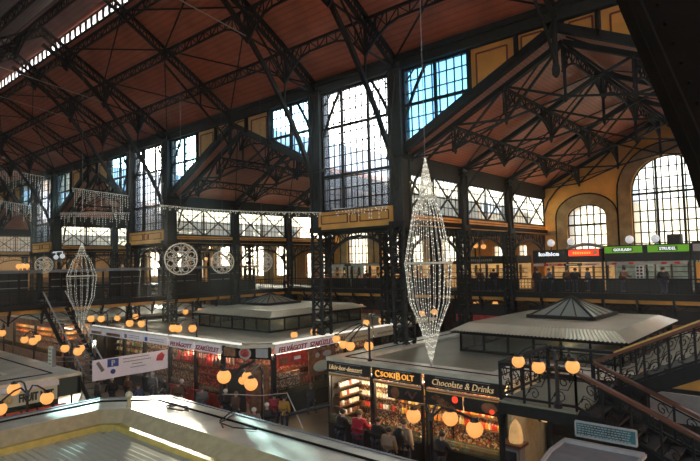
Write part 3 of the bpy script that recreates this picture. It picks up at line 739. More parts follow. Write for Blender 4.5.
# block A (meat shops), block C (chocolate shop), block D (fruit stall), block F (foreground roof)
LA = [(-39.2, 17), (-22.2, 17), (-20.85, 18.0), (-20.85, 33), (-39.2, 33)]
IA = [(-38.2, 18.2), (-22.7, 18.2), (-22.1, 18.7), (-22.1, 32), (-38.2, 32)]
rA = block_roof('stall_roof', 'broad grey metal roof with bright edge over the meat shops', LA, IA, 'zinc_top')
LC = [(-16.3, 17), (-8.1, 17), (-8.1, 19.6), (.6, 19.6), (.6, 33), (-16.3, 33)]
IC = [(-15.1, 18.1), (-9.2, 18.1), (-9.2, 20.7), (-.5, 20.7), (-.5, 32), (-15.1, 32)]
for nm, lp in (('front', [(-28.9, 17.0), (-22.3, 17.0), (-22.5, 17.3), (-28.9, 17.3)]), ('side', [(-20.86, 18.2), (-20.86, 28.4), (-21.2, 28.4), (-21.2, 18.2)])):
    obj('glow_strip', MB().prism([(a, b, ZB+.015) for a, b in lp], (0, 0, .05)), 'edge_glow', rA)  # glowing strips added along the roof edge for its white glare
obj('glow_strip', MB().prism([(-38.9, 17.0, ZB+.015), (-29.2, 17.0, ZB+.015), (-29.2, 17.12, ZB+.015), (-38.9, 17.12, ZB+.015)], (0, 0, .05)), 'edge_glow', rA)
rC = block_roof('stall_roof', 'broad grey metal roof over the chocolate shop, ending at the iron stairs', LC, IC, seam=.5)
LD = [(-40, 9.15), (-21.9, 9.15), (-21.9, -3), (-40, -3)]
ID = [(-40, 7.3), (-24.0, 7.3), (-24.0, -3), (-40, -3)]
rD = block_roof('stall_roof', 'pale metal roof over the fruit stall at lower left', LD, ID, 'tan', .15, seam=.4)
# foreground roof with sunken corrugated field
t = thing('stall_roof', 'nearest sunlit roof with raised metal rim and corrugated middle, across the bottom', 'roof', (-8, 4, 3.0))
OF = [(-17.05, -3), (-17.05, 7.7), (-15.5, 9.15), (3, 9.15)]; JF = [(-15.65, -3), (-15.65, 7.1), (-15.1, 7.65), (3, 7.65)]
KF = [(-15.3, -3), (-15.3, 6.9), (-14.95, 7.25), (3, 7.25)]
b = MB()
for k in range(3):
    a, c, d, e = OF[k], OF[k+1], JF[k+1], JF[k]
    b.prism([(a[0], a[1], ZB), (c[0], c[1], ZB), (d[0], d[1], ZB+.03), (e[0], e[1], ZB+.03)], (0, 0, -.1))
obj('roof_border', b, 'zinc', t)
b = MB()
for k in range(3):
    a, c, d, e = JF[k], JF[k+1], KF[k+1], KF[k]; b.quad((a[0], a[1], ZB+.02), (c[0], c[1], ZB+.02), (d[0], d[1], 3.16), (e[0], e[1], 3.16))
obj('rim_slope', b, 'tan', t)
obj('yellow_gutter', MB().poly([(p[0], p[1], 3.12) for p in KF], .22, .2), 'yellow', t)
KG = [(p[0]+.15, p[1]-.15) for p in KF]
n = 60; b = MB()
ys = [7.2-.085*k for k in range(122)]
for k, y in enumerate(ys[:-1]):
    y2 = ys[k+1]; za, zb = (3.08, 3.04) if k % 2 else (3.04, 3.08)
    x0 = -15.25 if y < 6.85 else -14.95
    b.quad((x0, y, za), (3, y, za), (3, y2, zb), (x0, y2, zb))
obj('corrugated_sheet', b, 'corr', t)
b = MB()
for k in range(3):
    a, c = Vector((*OF[k], ZB+.03)), Vector((*OF[k+1], ZB+.03)); d, e = Vector((*JF[k+1], ZB+.03)), Vector((*JF[k], ZB+.03)); b.beam(lerp(a, e, .33), lerp(c, d, .33), .05, .035)
obj('seam', b, 'iron_brown', t)
b = MB()
for k in range(3): b.beam((OF[k][0], OF[k][1], ZB-.12), (OF[k+1][0], OF[k+1][1], ZB-.12), .08, .3)
obj('drip_edge', b, 'grey', t)
# walls under the roofs
def block_wall(name, label, rects, z1=ZB-.25, m='dark'):
    mb = MB()
    for r in rects: mb.box((r[0], r[1], 0), (r[2], r[3], z1))
    return single(name, mb, m, label, 'stall walls')
block_wall('stall_walls', 'dark rear walls of the meat shop block', [(-38.6, 20.2, -23.9, 20.4), (-23.9, 20.2, -23.7, 32.5), (-39.0, 17.3, -38.8, 32.5), (-39, 32.5, -21.5, 32.7)])
block_wall('stall_walls', 'dark rear walls of the chocolate shop block', [(-16.1, 19.9, .2, 20.1), (-16.25, 17.1, -16.1, 32.5), (-16.1, 32.5, .4, 32.7)])
block_wall('stall_walls', 'dark walls under the foreground roof', [(-16.6, -3, -16.4, 7.4), (-15, 8.6, 3, 8.8)], 3.0)
block_wall('stall_walls', 'dark green walls of the fruit stall block', [(-39.5, 8.4, -22.6, 8.6), (-23.9, -3, -23.7, 8.4)], 3.1, 'green_dk')

def kiosk(label, x0, x1, y0, y1, sk, apex):
    t = thing('roof_lantern', label, 'roof lantern', (x0, y0, ZB-.12), 'glazed lanterns on the stall roofs')
    zb, ze, zt = ZB-.12, 4.3, 4.6; f = MB(); g = MB()
    nx = 6; ny = 7
    xs = [x0+(x1-x0)*k/nx for k in range(nx+1)]; ys = [y0+(y1-y0)*k/ny for k in range(ny+1)]
    for x in xs:
        for y in (y0, y1): f.box((x-.04, y-.04, zb), (x+.04, y+.04, ze))
    for y in ys:
        for x in (x0, x1): f.box((x-.04, y-.04, zb), (x+.04, y+.04, ze))
    for z in (zb+.05, ze-.1):
        f.box((x0-.05, y0-.05, z-.05), (x1+.05, y0+.05, z+.05)).box((x0-.05, y1-.05, z-.05), (x1+.05, y1+.05, z+.05)).box((x0-.05, y0, z-.05), (x0+.05, y1, z+.05)).box((x1-.05, y0, z-.05), (x1+.05, y1, z+.05))
    obj('window_frame', f, 'iron', t)
    g.quad((x0, y0, zb), (x1, y0, zb), (x1, y0, ze), (x0, y0, ze)); g.quad((x1, y0, zb), (x1, y1, zb), (x1, y1, ze), (x1, y0, ze))
    g.quad((x0, y1, zb), (x1, y1, zb), (x1, y1, ze), (x0, y1, ze)); g.quad((x0, y0, zb), (x0, y1, zb), (x0, y1, ze), (x0, y0, ze))
    obj('glass_wall', g, 'glass_dark', t)
    obj('curb', MB().box((x0+.2, y0+.3, zb), (x1-.2, y1-.3, zb+.12)), 'tan', t)
    e = .35; a = [(x0-e, y0-e), (x1+e, y0-e), (x1+e, y1+e), (x0-e, y1+e)]; i = .5
    c = [(x0+i*.3, y0+i), (x1-i*.6, y0+i), (x1-i*.6, y1-i), (x0+i*.3, y1-i)]
    cor = MB()
    for k in range(4):
        p, q, r, s_ = Vector((*a[k], ze)), Vector((*a[(k+1) % 4], ze)), Vector((*c[(k+1) % 4], zt)), Vector((*c[k], zt)); nn = int((q-p).length/.16)
        off = (q-p).normalized().cross(Vector((0, 0, 1)))*-.0
        for j in range(nn):
            u0, um, u1 = j/nn, (j+.5)/nn, (j+1)/nn; up = Vector((0, 0, .045))
            P0, P1, Pm = lerp(p, q, u0), lerp(p, q, u1), lerp(p, q, um)+up; Q0, Q1, Qm = lerp(s_, r, u0), lerp(s_, r, u1), lerp(s_, r, um)+up
            cor.quad(P0, Pm, Qm, Q0); cor.quad(Pm, P1, Q1, Qm)
    obj('corrugated_eave', cor, 'corr', t)
    obj('soffit', MB().prism([(*p, ze-.04) for p in a], (0, 0, -.04)), 'iron_brown', t)
    obj('roof_top', MB().prism([(*p, zt+.03) for p in c], (0, 0, -.05)), 'zinc_top', t)
    spot('lantern_light', ((x0+x1)/2, (y0+y1)/2, 4.0), 22, (1, .8, .5))
    X0, X1, Y0, Y1 = sk; ap = Vector(apex); z = zt+.12
    cs = [Vector((X0, Y0, z)), Vector((X1, Y0, z)), Vector((X1, Y1, z)), Vector((X0, Y1, z))]
    sf = MB().poly(cs+[cs[0]], .14, .16)
    pg = MB()
    for k in range(4):
        p, q = cs[k], cs[(k+1) % 4]; sf.beam(p, ap, .09)
        pg.quad(p, q, ap)
        for j in range(1, 4): sf.beam(lerp(p, q, j/4), lerp(lerp(p, q, j/4), ap, 1-abs(j/4-.5)*.0), .05)
    s = obj('skylight_frame', sf, 'iron', t); obj('skylight_glass', pg, 'glass_sky', s)
    obj('skylight_liner', MB().prism([tuple(p-Vector((0, 0, .1))) for p in cs], (0, 0, .02)), 'white', s)
    return t
kiosk('glazed roof lantern with pyramid skylight on the chocolate shop roof', -12.75, -5.95, 22.2, 30.4, (-11.1, -8.0, 25.8, 29.3), (-9.55, 27.5, 5.6))
kiosk('glazed roof lantern with pyramid skylight on the meat shop roof', -32.9, -25.5, 21.7, 30.2, (-32.6, -29.6, 25.0, 28.2), (-31.1, 26.6, 5.4))

# ---------------------------------------------------------------- shop fronts
def frame_pt(face, a, y, z, out=0):   # a runs along the front, out is towards the aisle
    return (a, y-out, z) if face == '-Y' else (y+out, a, z)
def bxf(mb, face, fy, a0, a1, o0, o1, z0, z1):
    return mb.box(frame_pt(face, a0, fy, z0, o0), frame_pt(face, a1, fy, z1, o1))
def shop(name, label, cat, face, fy, a0, a1, sign=None, sm='white', counter='dark', back='packets', depth=1.9, z0=2.95, z1=3.38, light=0, lc=(1, .72, .42), parts=()):
    t = thing(name, label, cat, frame_pt(face, a0, fy, 0))
    sb = obj('sign_board', bxf(MB(), face, fy, a0+.03, a1-.03, .02, .12, z0, z1), sm, t)
    for (s, u, hh, m, w_, sh, bo) in (sign or []):
        text('lettering', s, frame_pt(face, a0+(a1-a0)*u, fy, (z0+z1)/2 if not isinstance(hh, tuple) else hh[1], .13), hh if not isinstance(hh, tuple) else hh[0], m, sb, face, w_, sh, bo)
    for e in (a0, a1-.09): obj('side_post', bxf(MB(), face, fy, e, e+.09, -.06, .06, 0, z0), 'black', t)
    obj('counter', bxf(bxf(MB(), face, fy, a0+.1, a1-.1, -.55, .1, 0, .82), face, fy, a0+.1, a1-.1, -.6, .2, .82, .88), counter, t)
    obj('display_glass', bxf(MB(), face, fy, a0+.15, a1-.15, .08, .1, .88, 1.25), 'glass_dark', t)
    sh = MB()
    for z in (1.2, 1.65, 2.1): bxf(sh, face, fy, a0+.12, a1-.12, -depth, -depth+.35, z, z+.04)
    obj('shelf', sh, 'wood', t)
    obj('back_wall', bxf(MB(), face, fy, a0, a1, -depth-.1, -depth, 0, 3.2), back, t)
    obj('ceiling_tube', bxf(MB(), face, fy, a0+.3, a1-.3, -.75, -.68, 2.86, 2.9), 'tube', t)
    if light: spot('shop_light', frame_pt(face, (a0+a1)/2, fy, 2.5, -.7), light, lc, .3)
    return t
RED_SIGN = lambda s, w_: [(s, .5, .30, 'redtext', w_, .25, .02)]
# meat block, long front
wf = [(-39.1, -36.9, 'first'), (-36.8, -34.25, 'second'), (-34.15, -31.7, 'third'), (-31.6, -28.8, 'fourth')]
for i, (a, b, o) in enumerate(wf):
    t = shop('info_stall', 'stall with %s, %s from the left of the meat block' % (['a photo sign of sausage', 'a photo sign of ham', 'a plain white sign', 'a small blue crest'][i], o), 'stall', '-Y', 17, a, b, sm='paper', light=14 if i < 3 else 10, z0=2.98, z1=3.42)
    sbo = [c for c in t.children if c.name.startswith('sign_board')][0]
    pic = MB()
    if i < 2: bxf(pic, '-Y', 17, a+.35, b-.35, .12, .14, 3.04, 3.22); obj('food_photo', pic, 'brownph', sbo)
    else:
        bxf(pic, '-Y', 17, a+.2, a+.5, .12, .14, 3.06, 3.3); obj('crest', pic, 'blue' if i == 3 else 'grey', sbo)
        ln = MB()
        for k in range(2): bxf(ln, '-Y', 17, a+.75, b-.4, .12, .135, 3.12+.12*k, 3.15+.12*k)
        obj('print_lines', ln, 'grey', sbo)
sA1 = shop('meat_shop', 'butcher stall under the left red lettered sign with hanging cured meats', 'shop', '-Y', 17, -28.7, -26.15, RED_SIGN('FELVÁGOTT', 2.2), 'paper', 'redpanel', 'packets_red', light=110, lc=(1, .6, .42))
sA2 = shop('meat_shop', 'butcher stall under the right half of the red sign, beside the chamfered corner', 'shop', '-Y', 17, -26.1, -23.7, RED_SIGN('SZAKÜZLET', 2.15), 'paper', 'redpanel', 'packets_red', light=110, lc=(1, .6, .42))
t = thing('corner_stall', 'chamfered corner of the meat shop with a round crest between two photo panels', 'shop', (-23, 17, 0))
q0, q1 = Vector((-23.65, 17, 0)), Vector((-20.95, 17.95, 0)); dr = (q1-q0).normalized(); nr = Vector((dr.y, -dr.x, 0))
def ch(a0, a1, z0, z1, o=.02, th=.08): 
    L = (q1-q0).length; p, q = q0+dr*L*a0+nr*o, q0+dr*L*a1+nr*o; return MB().prism([(p.x, p.y, z0), (q.x, q.y, z0), (q.x, q.y, z1), (p.x, p.y, z1)], nr*th)
obj('fascia_board', ch(0, 1, 2.8, 3.4), 'iron_brown', t)
obj('photo_panel', ch(.06, .3, 2.9, 3.32, .12), 'brownph', t); obj('photo_panel', ch(.72, .95, 2.9, 3.32, .12), 'greyl', t)
cc = q0+dr*((q1-q0).length*.5)+nr*.2; cr = MB().tube([tuple(cc+dr*(.3*math.cos(a*math.pi/8))+Vector((0, 0, 3.08+.26*math.sin(a*math.pi/8)))) for a in range(16)], .06, 5, True)
obj('crest_ring', cr, 'greyl', t)
obj('crest_disc', MB().prism([tuple(cc+dr*(.24*math.cos(a*math.pi/8))+Vector((0, 0, 3.08+.2*math.sin(a*math.pi/8)))) for a in range(16)], nr*.04), 'redpanel', t)
obj('ham_emblem', MB().tube([tuple(cc+nr*.08+dr*(-.15+.06*k)+Vector((0, 0, 3.02+.03*k))) for k in range(6)], [.03, .06, .08, .07, .04, .02], 6), 'meat', t)
obj('corner_post', ch(0, .06, 0, 2.8).box((-21.0, 17.9, 0), (-20.86, 18.04, 2.8)), 'black', t)
obj('door_leaf', ch(.55, .92, .1, 2.5, -.1), 'brownph', t); obj('side_panel', ch(.08, .45, .1, 2.2, -.1), 'dark', t)
obj('awning_arm', MB().beam(cc+Vector((0, 0, 2.7)), cc+nr*.9+Vector((0, 0, 2.2)), .07).beam(cc-dr*.5+Vector((0, 0, 2.2)), cc+dr*.6+Vector((0, 0, 2.75)), .12), 'black', t)
# meat block, right face
sA3 = shop('meat_shop', 'cold cuts shop with the large red lettered sign, facing the side aisle', 'shop', '+X', -20.9, 18.05, 22.45, [('FELVÁGOTT', .27, .33, 'redtext', 2.0, .25, .02), ('SZAKÜZLET', .75, .33, 'redtext', 1.85, .25, .02)], 'paper', 'dark', 'packets_red', light=90, lc=(1, .66, .32), z0=3.05, z1=3.47)
p = obj('promotion_poster', MB().box((-20.84, 18.15, 2.4), (-20.8, 20.2, 2.98)), 'redpanel', sA3)
obj('poster_emblem', MB().box((-20.8, 19.3, 2.62), (-20.78, 19.75, 2.78)), 'white', p)
obj('poster_lines', MB().box((-20.8, 18.3, 2.5), (-20.78, 18.9, 2.8)), 'brownph', p)
p = obj('photo_poster', MB().box((-20.84, 20.35, 1.55), (-20.8, 22.35, 2.95)), 'brownph', sA3)
for (y, z, a, b, m) in ((21.75, 2.62, .33, .16, 'greyl'), (21.0, 2.6, .16, .14, 'greyl'), (21.3, 2.0, .62, .3, 'cream')):
    obj('poster_badge', MB().prism([(-20.8, y+a*math.cos(k*math.pi/8), z+b*math.sin(k*math.pi/8)) for k in range(16)], (.02, 0, 0)), m, p)
obj('lit_case', MB().box((-21.5, 18.2, 1.0), (-21.4, 20.25, 1.9)), 'packets', sA3)
obj('case_bars', MB().box((-20.86, 18.15, 1.3), (-20.82, 20.3, 1.34)).box((-20.86, 18.15, 1.75), (-20.82, 20.3, 1.8)).box((-20.86, 18.15, .9), (-20.82, 20.3, .96)), 'black', sA3)
for k, (a, b) in enumerate(((23.3, 25.8), (25.9, 28.3))):
    t = shop('side_stall', 'stall under the %s long pale sign beyond the iron column' % ('nearer', 'farther')[k], 'stall', '+X', -20.9, a, b, sm='cream', light=10)
    sb = [c for c in t.children if c.name.startswith('sign_board')][0]
    ln = MB()
    for j in range(14): ln.box((-20.77, a+.3+j*.13, 3.1+.02*(j % 3)), (-20.765, a+.37+j*.13, 3.22+.02*(j % 2)))
    obj('script_marks', ln, 'brownph', sb)
# chocolate shop
GOLD = 'yellowlit'
sC1 = shop('chocolate_shop', 'left bay of the chocolate shop under small pale lettering', 'shop', '-Y', 17, -16.2, -13.8, [('Likör-bor-desszert', .45, .2, 'goldtext', 1.8, .2, .0)], 'black', 'dark', light=170, lc=(1, .75, .5))
sC2 = shop('chocolate_shop', 'middle bay of the chocolate shop under the large orange name', 'shop', '-Y', 17, -13.75, -11.4, [('C', .13, .27, GOLD, .2, 0, .01), ('SOKI', .345, .2, GOLD, .70, 0, .01), ('B', .56, .27, GOLD, .19, 0, .01), ('OLT', .745, .21, GOLD, .56, 0, .01)], 'black', 'dark', light=130, lc=(1, .7, .4))
sC3 = shop('chocolate_shop', 'right bay of the chocolate shop offering chocolate and drinks', 'shop', '-Y', 17, -11.3, -8.15, [('Chocolate & Drinks', .5, .22, 'goldtext', 2.4, .25, .0)], 'black', 'dark', light=230, lc=(1, .68, .33))
for s_, a, b in ((sC1, -16.1, -13.9), (sC2, -13.7, -11.45), (sC3, -11.2, -8.25)):
    ln = MB()
    for z in (2.995, 3.335): ln.box((a+.4, 16.86, z), (b-.4, 16.88, z+.012))
    obj('scroll_line', ln, 'greyl', s_)
    obj('striped_pelmet', MB().box((a, 16.9, 2.86), (b, 16.96, 2.9)), 'cream', s_); obj('striped_pelmet', MB().box((a, 16.9, 2.82), (b, 16.96, 2.86)), 'red', s_); obj('striped_pelmet', MB().box((a, 16.9, 2.78), (b, 16.96, 2.82)), 'yellow', s_)
for (s_, a, b, z0, z1) in ((sC2, -13.0, -11.5, 2.3, 2.76), (sC3, -11.2, -9.75, 2.3, 2.76), (sC3, -9.7, -8.3, 2.3, 2.76)):
    p = obj('photo_panel', MB().box((a, 16.93, z0), (b, 16.97, z1)), 'dark', s_)
    zc = (z0+z1)/2
    if s_ is sC2:
        obj('printed_praline', MB().prism([(a+.35+.2*math.cos(k*.5236), 16.92, zc+.21*math.sin(k*.5236)) for k in range(12)], (0, .01, 0)), 'brownph', p)
        obj('printed_sweets', MB().tube([(a+.85+.1*k, 16.92, zc+.12*math.sin(k*1.6)) for k in range(6)], .045, 5), 'copper', p)
    elif a < -10:
        c = MB()
        for i_ in range(4):
            for j_ in range(3):
                x = a+.18+.2*i_+.08*(2-j_); z = z1-.12-.1*i_-.11*j_*.2-.02*j_; c.prism([(x, 16.92, z), (x+.16, 16.92, z-.07), (x+.2, 16.92, z+.02), (x+.04, 16.92, z+.09)], (0, .01, 0))
        obj('printed_chocolate_bar', c, 'brownph', p)
        obj('printed_fruit', MB().prism([(b-.3+.12*math.cos(k*.5236), 16.92, zc+.1+.12*math.sin(k*.5236)) for k in range(12)], (0, .01, 0)), 'redlit', p)
    else:
        obj('printed_praline', MB().prism([(b-.45+.3*math.cos(k*.5236), 16.92, zc+.18*math.sin(k*.5236)) for k in range(12)], (0, .01, 0)), 'brownph', p)
        obj('printed_cherry', MB().prism([(b-.35+.09*math.cos(k*.5236), 16.915, zc-.1+.08*math.sin(k*.5236)) for k in range(12)], (0, .01, 0)), 'redlit', p)
single('stall_side_wall', MB().box((-8.12, 17.0, 0), (-8.0, 19.8, 3.3)), 'tan', 'tan side wall at the right end of the chocolate shop', 'wall panel')
# fruit stall, face towards the side aisle
sD = shop('fruit_stall', 'fruit stall with cream sign and green letters at lower left', 'stall', '+X', -21.95, 3.2, 8.3, [('RO', .67, .26, 'brass', .35, 0, .02), ('FRUIT NET', .855, .3, 'green_dk', 1.15, 0, .03)], 'cream', 'green_dk', z0=2.7, z1=3.2, light=30)
obj('white_hood', MB().box((-22.0, 3.2, 3.22), (-21.75, 8.3, 3.4)), 'white', sD)
obj('green_fascia', MB().box((-22.1, 8.3, 2.75), (-21.86, 9.12, 3.42)).box((-24.5, 9.0, 2.75), (-21.86, 9.14, 3.42)), 'green_dk', sD)
pb = MB()
for k in range(9): pb.box((-21.85, 4.0+k*.52, 2.2), (-21.8, 4.42+k*.52, 2.5))
obj('produce_pictures', pb, 'redpanel', sD)
# open shop under the stairs, right of the chocolate shop
shop('dark_stall', 'shadowed stall under the far roof edge, right of the chocolate shop', 'stall', '-Y', 19.7, -7.9, -2.2, sm='black', light=6)
# stalls past the bridge, lit orange
for k, (a, b) in enumerate(((-59.4, -54.5), (-54.4, -49.5), (-49.4, -43.6))):
    shop('distant_stall', 'warmly lit stall beyond the bridge, %s' % ('leftmost', 'middle', 'nearest the bridge')[k], 'stall', '-Y', 17, a, b, sm='brownph', counter='brownph', light=90, lc=(1, .55, .25))
rG = block_roof('stall_roof', 'distant metal stall roof beyond the bridge', [(-59.6, 17), (-43.4, 17), (-43.4, 33), (-59.6, 33)], [(-58.6, 18), (-44.4, 18), (-44.4, 32), (-58.6, 32)])

# ---------------------------------------------------------------- goods
ON = 'first second third fourth fifth sixth seventh eighth ninth tenth eleventh twelfth thirteenth fourteenth fifteenth sixteenth seventeenth eighteenth nineteenth twentieth twenty-first twenty-second twenty-third twenty-fourth'.split()
CN = {0: 'red', 1: 'orange', 2: 'cream', 3: 'white', 4: 'brown', 5: 'green', 6: 'gold', 'meat': 'dark red'}
def goods(kind, label0, cat, group, pts, make):
    pr = {}; rows = []
    for p, mi in pts:
        kx = (round(p[2], 2), round(p[1], 2)) if abs(pts[0][0][1]-pts[1][0][1]) < 1e-6 else (round(p[2], 2), round(p[0], 2))
        if kx not in rows: rows.append(kx)
    cnt = {}
    for k, (p, mi) in enumerate(pts):
        kx = (round(p[2], 2), round(p[1], 2)) if abs(pts[0][0][1]-pts[1][0][1]) < 1e-6 else (round(p[2], 2), round(p[0], 2))
        i = cnt.get(kx, 0); cnt[kx] = i+1
        zs = sorted({r[0] for r in rows}); os_ = [r[1] for r in rows if r[0] == kx[0]]
        lv = '' if len(zs) < 2 else (', ' + {2: ['lower', 'upper'], 3: ['lowest', 'middle', 'top'], 4: ['lowest', 'second', 'third', 'top']}[len(zs)][zs.index(kx[0])] + ' row')
        if len(os_) > 1: lv += ', ' + ['front', 'back'][min(1, os_.index(kx[1]))]
        label = '%s %s, %s from left%s' % (CN[mi], label0, ON[min(i, 23)], lv)
        if mi not in pr:
            o = make(p, GOODS[mi] if isinstance(mi, int) else M[mi]); tag(o, label, cat, group); pr[mi] = o
        else: dup(pr[mi], p, label, group)
def mk_bottle(p, m): return obj('bottle', MB().lathe(p, [(.055, 0), (.06, .02), (.06, .17), (.022, .23), (.022, .3), (.028, .31)], 7), m, None, p)
def mk_jar(p, m): return obj('jar', MB().lathe(p, [(.07, 0), (.075, .02), (.075, .12), (.06, .14), (.065, .145), (.065, .17)], 7), m, None, p)
def mk_box(p, m):
    return obj('sweets_box', MB().box((p[0]-.1, p[1]-.06, p[2]), (p[0]+.1, p[1]+.06, p[2]+.14)).box((p[0]-.105, p[1]-.065, p[2]+.1), (p[0]+.105, p[1]+.065, p[2]+.15)), m, None, p)
def mk_ham(p, m): return obj('cured_ham', MB().lathe((p[0], p[1], p[2]), [(.02, .62), (.03, .5), (.06, .44), (.12, .25), (.14, .12), (.09, .02), (.02, 0)], 8), m, None, p)
def mk_saus(p, m): return obj('salami', MB().lathe(p, [(.01, .56), (.04, .52), (.05, .3), (.048, .06), (.01, 0)], 6), m, None, p)
def mk_cut(p, m): return obj('meat_cut', MB().ball((p[0], p[1], p[2]+.06), .11, 8, 5, .6), m, None, p)
rnd = random.random
def row(x0, x1, n, y, z, mis, ax='x'):
    return [(((x0+(x1-x0)*(k+.5)/n, y, z) if ax == 'x' else (y, x0+(x1-x0)*(k+.5)/n, z)), random.choice(mis)) for k in range(n)]
P = []
for z in (1.24, 1.69, 2.14): P += row(-11.1, -8.4, 22, 18.75, z, [0, 2, 4, 6, 1])
goods('bottle', 'bottle in right chocolate bay', 'bottle', 'bottles on the chocolate shop shelves', P, mk_bottle)
goods('sweets_box', 'sweets box in right chocolate bay', 'sweets', 'sweets on the right counter', row(-11.1, -8.35, 11, 17.05, .88, [2, 6, 1, 0, 3])+row(-11.0, -8.45, 11, 17.3, .88, [2, 6, 1, 3]), mk_box)
goods('jar', 'jar in left chocolate bay', 'jar', 'jars on the left shelves', row(-16, -14, 12, 18.75, 1.24, [3, 2, 4, 0])+row(-16, -14, 12, 18.75, 1.69, [3, 2, 3])+row(-16, -14, 12, 18.75, 2.14, [3, 2, 4]), mk_jar)
goods('sweets_box', 'sweets box in left chocolate bay', 'sweets', 'sweets on the left counter', row(-15.9, -14, 8, 17.05, .88, [3, 2, 0])+row(-15.9, -14, 8, 17.3, .88, [3, 2, 1]), mk_box)
goods('sweets_box', 'sweets box in middle chocolate bay', 'sweets', 'sweets on the middle counter', row(-13.5, -11.5, 9, 17.1, .88, [2, 4, 6, 1])+row(-13.5, -11.5, 9, 18.75, 1.69, [4, 6, 2]), mk_box)
sv = MB()
for z in (1.0, 1.4, 1.8, 2.2): sv.box((-16.1, 17.2, z), (-15.75, 18.7, z+.04))
obj('side_shelf', sv, 'wood', sC1)
P = []
for z in (1.04, 1.44, 1.84, 2.24): P += row(17.3, 18.6, 8, -15.9, z, [3, 2, 0, 4, 3], 'y')
goods('jar', 'jar on side shelves of left chocolate bay', 'jar', 'jars on the side shelves', P, mk_jar)
P = []
for z in (1.24, 1.69, 2.14): P += row(-13.6, -11.5, 12, 18.6, z, [2, 6, 4, 1])
goods('bottle', 'bottle in middle chocolate bay', 'bottle', 'bottles in the middle chocolate bay', P, mk_bottle)
ra = MB()
for x0, x1 in ((-28.6, -26.25), (-26.0, -23.8)):
    r = single('meat_rail', MB().beam((x0, 17.35, 2.75), (x1, 17.35, 2.75), .04).beam((x0, 17.9, 2.8), (x1, 17.9, 2.8), .04).beam((x0, 17.35, 2.75), (x0, 17.9, 2.8), .03).beam((x1, 17.35, 2.75), (x1, 17.9, 2.8), .03), 'iron', 'steel rail for hanging meats, %s butcher stall' % ('left' if x0 < -27 else 'right'), 'rail')
goods('cured_ham', 'ham hanging over butcher counter', 'ham', 'hanging hams', row(-28.5, -26.3, 8, 17.35, 2.12, [0, 4, 'meat'])+row(-25.9, -23.9, 7, 17.35, 2.12, [0, 4, 'meat']), mk_ham)
goods('salami', 'salami hanging behind the hams', 'salami', 'hanging salamis', row(-28.5, -26.3, 13, 17.9, 2.22, [4, 'meat', 2])+row(-25.9, -23.9, 12, 17.9, 2.22, [4, 'meat', 2]), mk_saus)
goods('meat_cut', 'cut of meat on butcher counter', 'meat', 'meat on the butcher counters', row(-28.5, -26.3, 9, 17.0, .89, ['meat', 0, 2, 1])+row(-25.9, -23.9, 8, 17.0, .89, ['meat', 0, 2])+row(-28.5, -26.3, 9, 17.3, .89, ['meat', 0])+row(-25.9, -23.9, 8, 17.3, .89, ['meat', 0, 3]), mk_cut)
goods('jar', 'jar in pale signed stalls', 'jar', 'jars of the pale signed stalls', row(-39, -34.5, 24, 18.75, 1.69, [5, 3, 6, 1])+row(-39, -34.5, 24, 18.75, 2.14, [5, 0, 3]), mk_jar)
goods('salami', 'salami in corner shop case', 'salami', 'salamis in the aisle side shop', row(18.3, 22.2, 16, -21.7, .89, [1, 4, 'meat'], 'y'), mk_saus)
goods('meat_cut', 'fruit on lower left stall', 'fruit', 'fruit on the fruit stall', row(3.5, 8.1, 16, -21.9, .89, [0, 1, 5, 6], 'y')+row(3.5, 8.1, 16, -22.2, .89, [0, 1, 5, 6], 'y'), lambda p, m: obj('fruit', MB().ball((p[0], p[1], p[2]+.1), .1, 8, 6), m, None, p))
for a, g_ in ((-59.2, 'a'), (-54.2, 'b'), (-49.2, 'c')):
    nm = {'a': 'leftmost', 'b': 'middle', 'c': 'nearest'}[g_]
    goods('produce', 'produce heap, %s stall past bridge' % nm, 'produce', 'produce at the %s distant stall' % nm, row(a, a+4.6, 12, 17.1, .89, [0, 1, 6, 5])+row(a, a+4.6, 12, 18.75, 1.69, [1, 6, 0])+row(a, a+4.6, 12, 18.75, 2.14, [1, 6, 2]), lambda p, m: obj('produce', MB().ball((p[0], p[1], p[2]+.12), .17, 7, 5, .8), m, None, p))

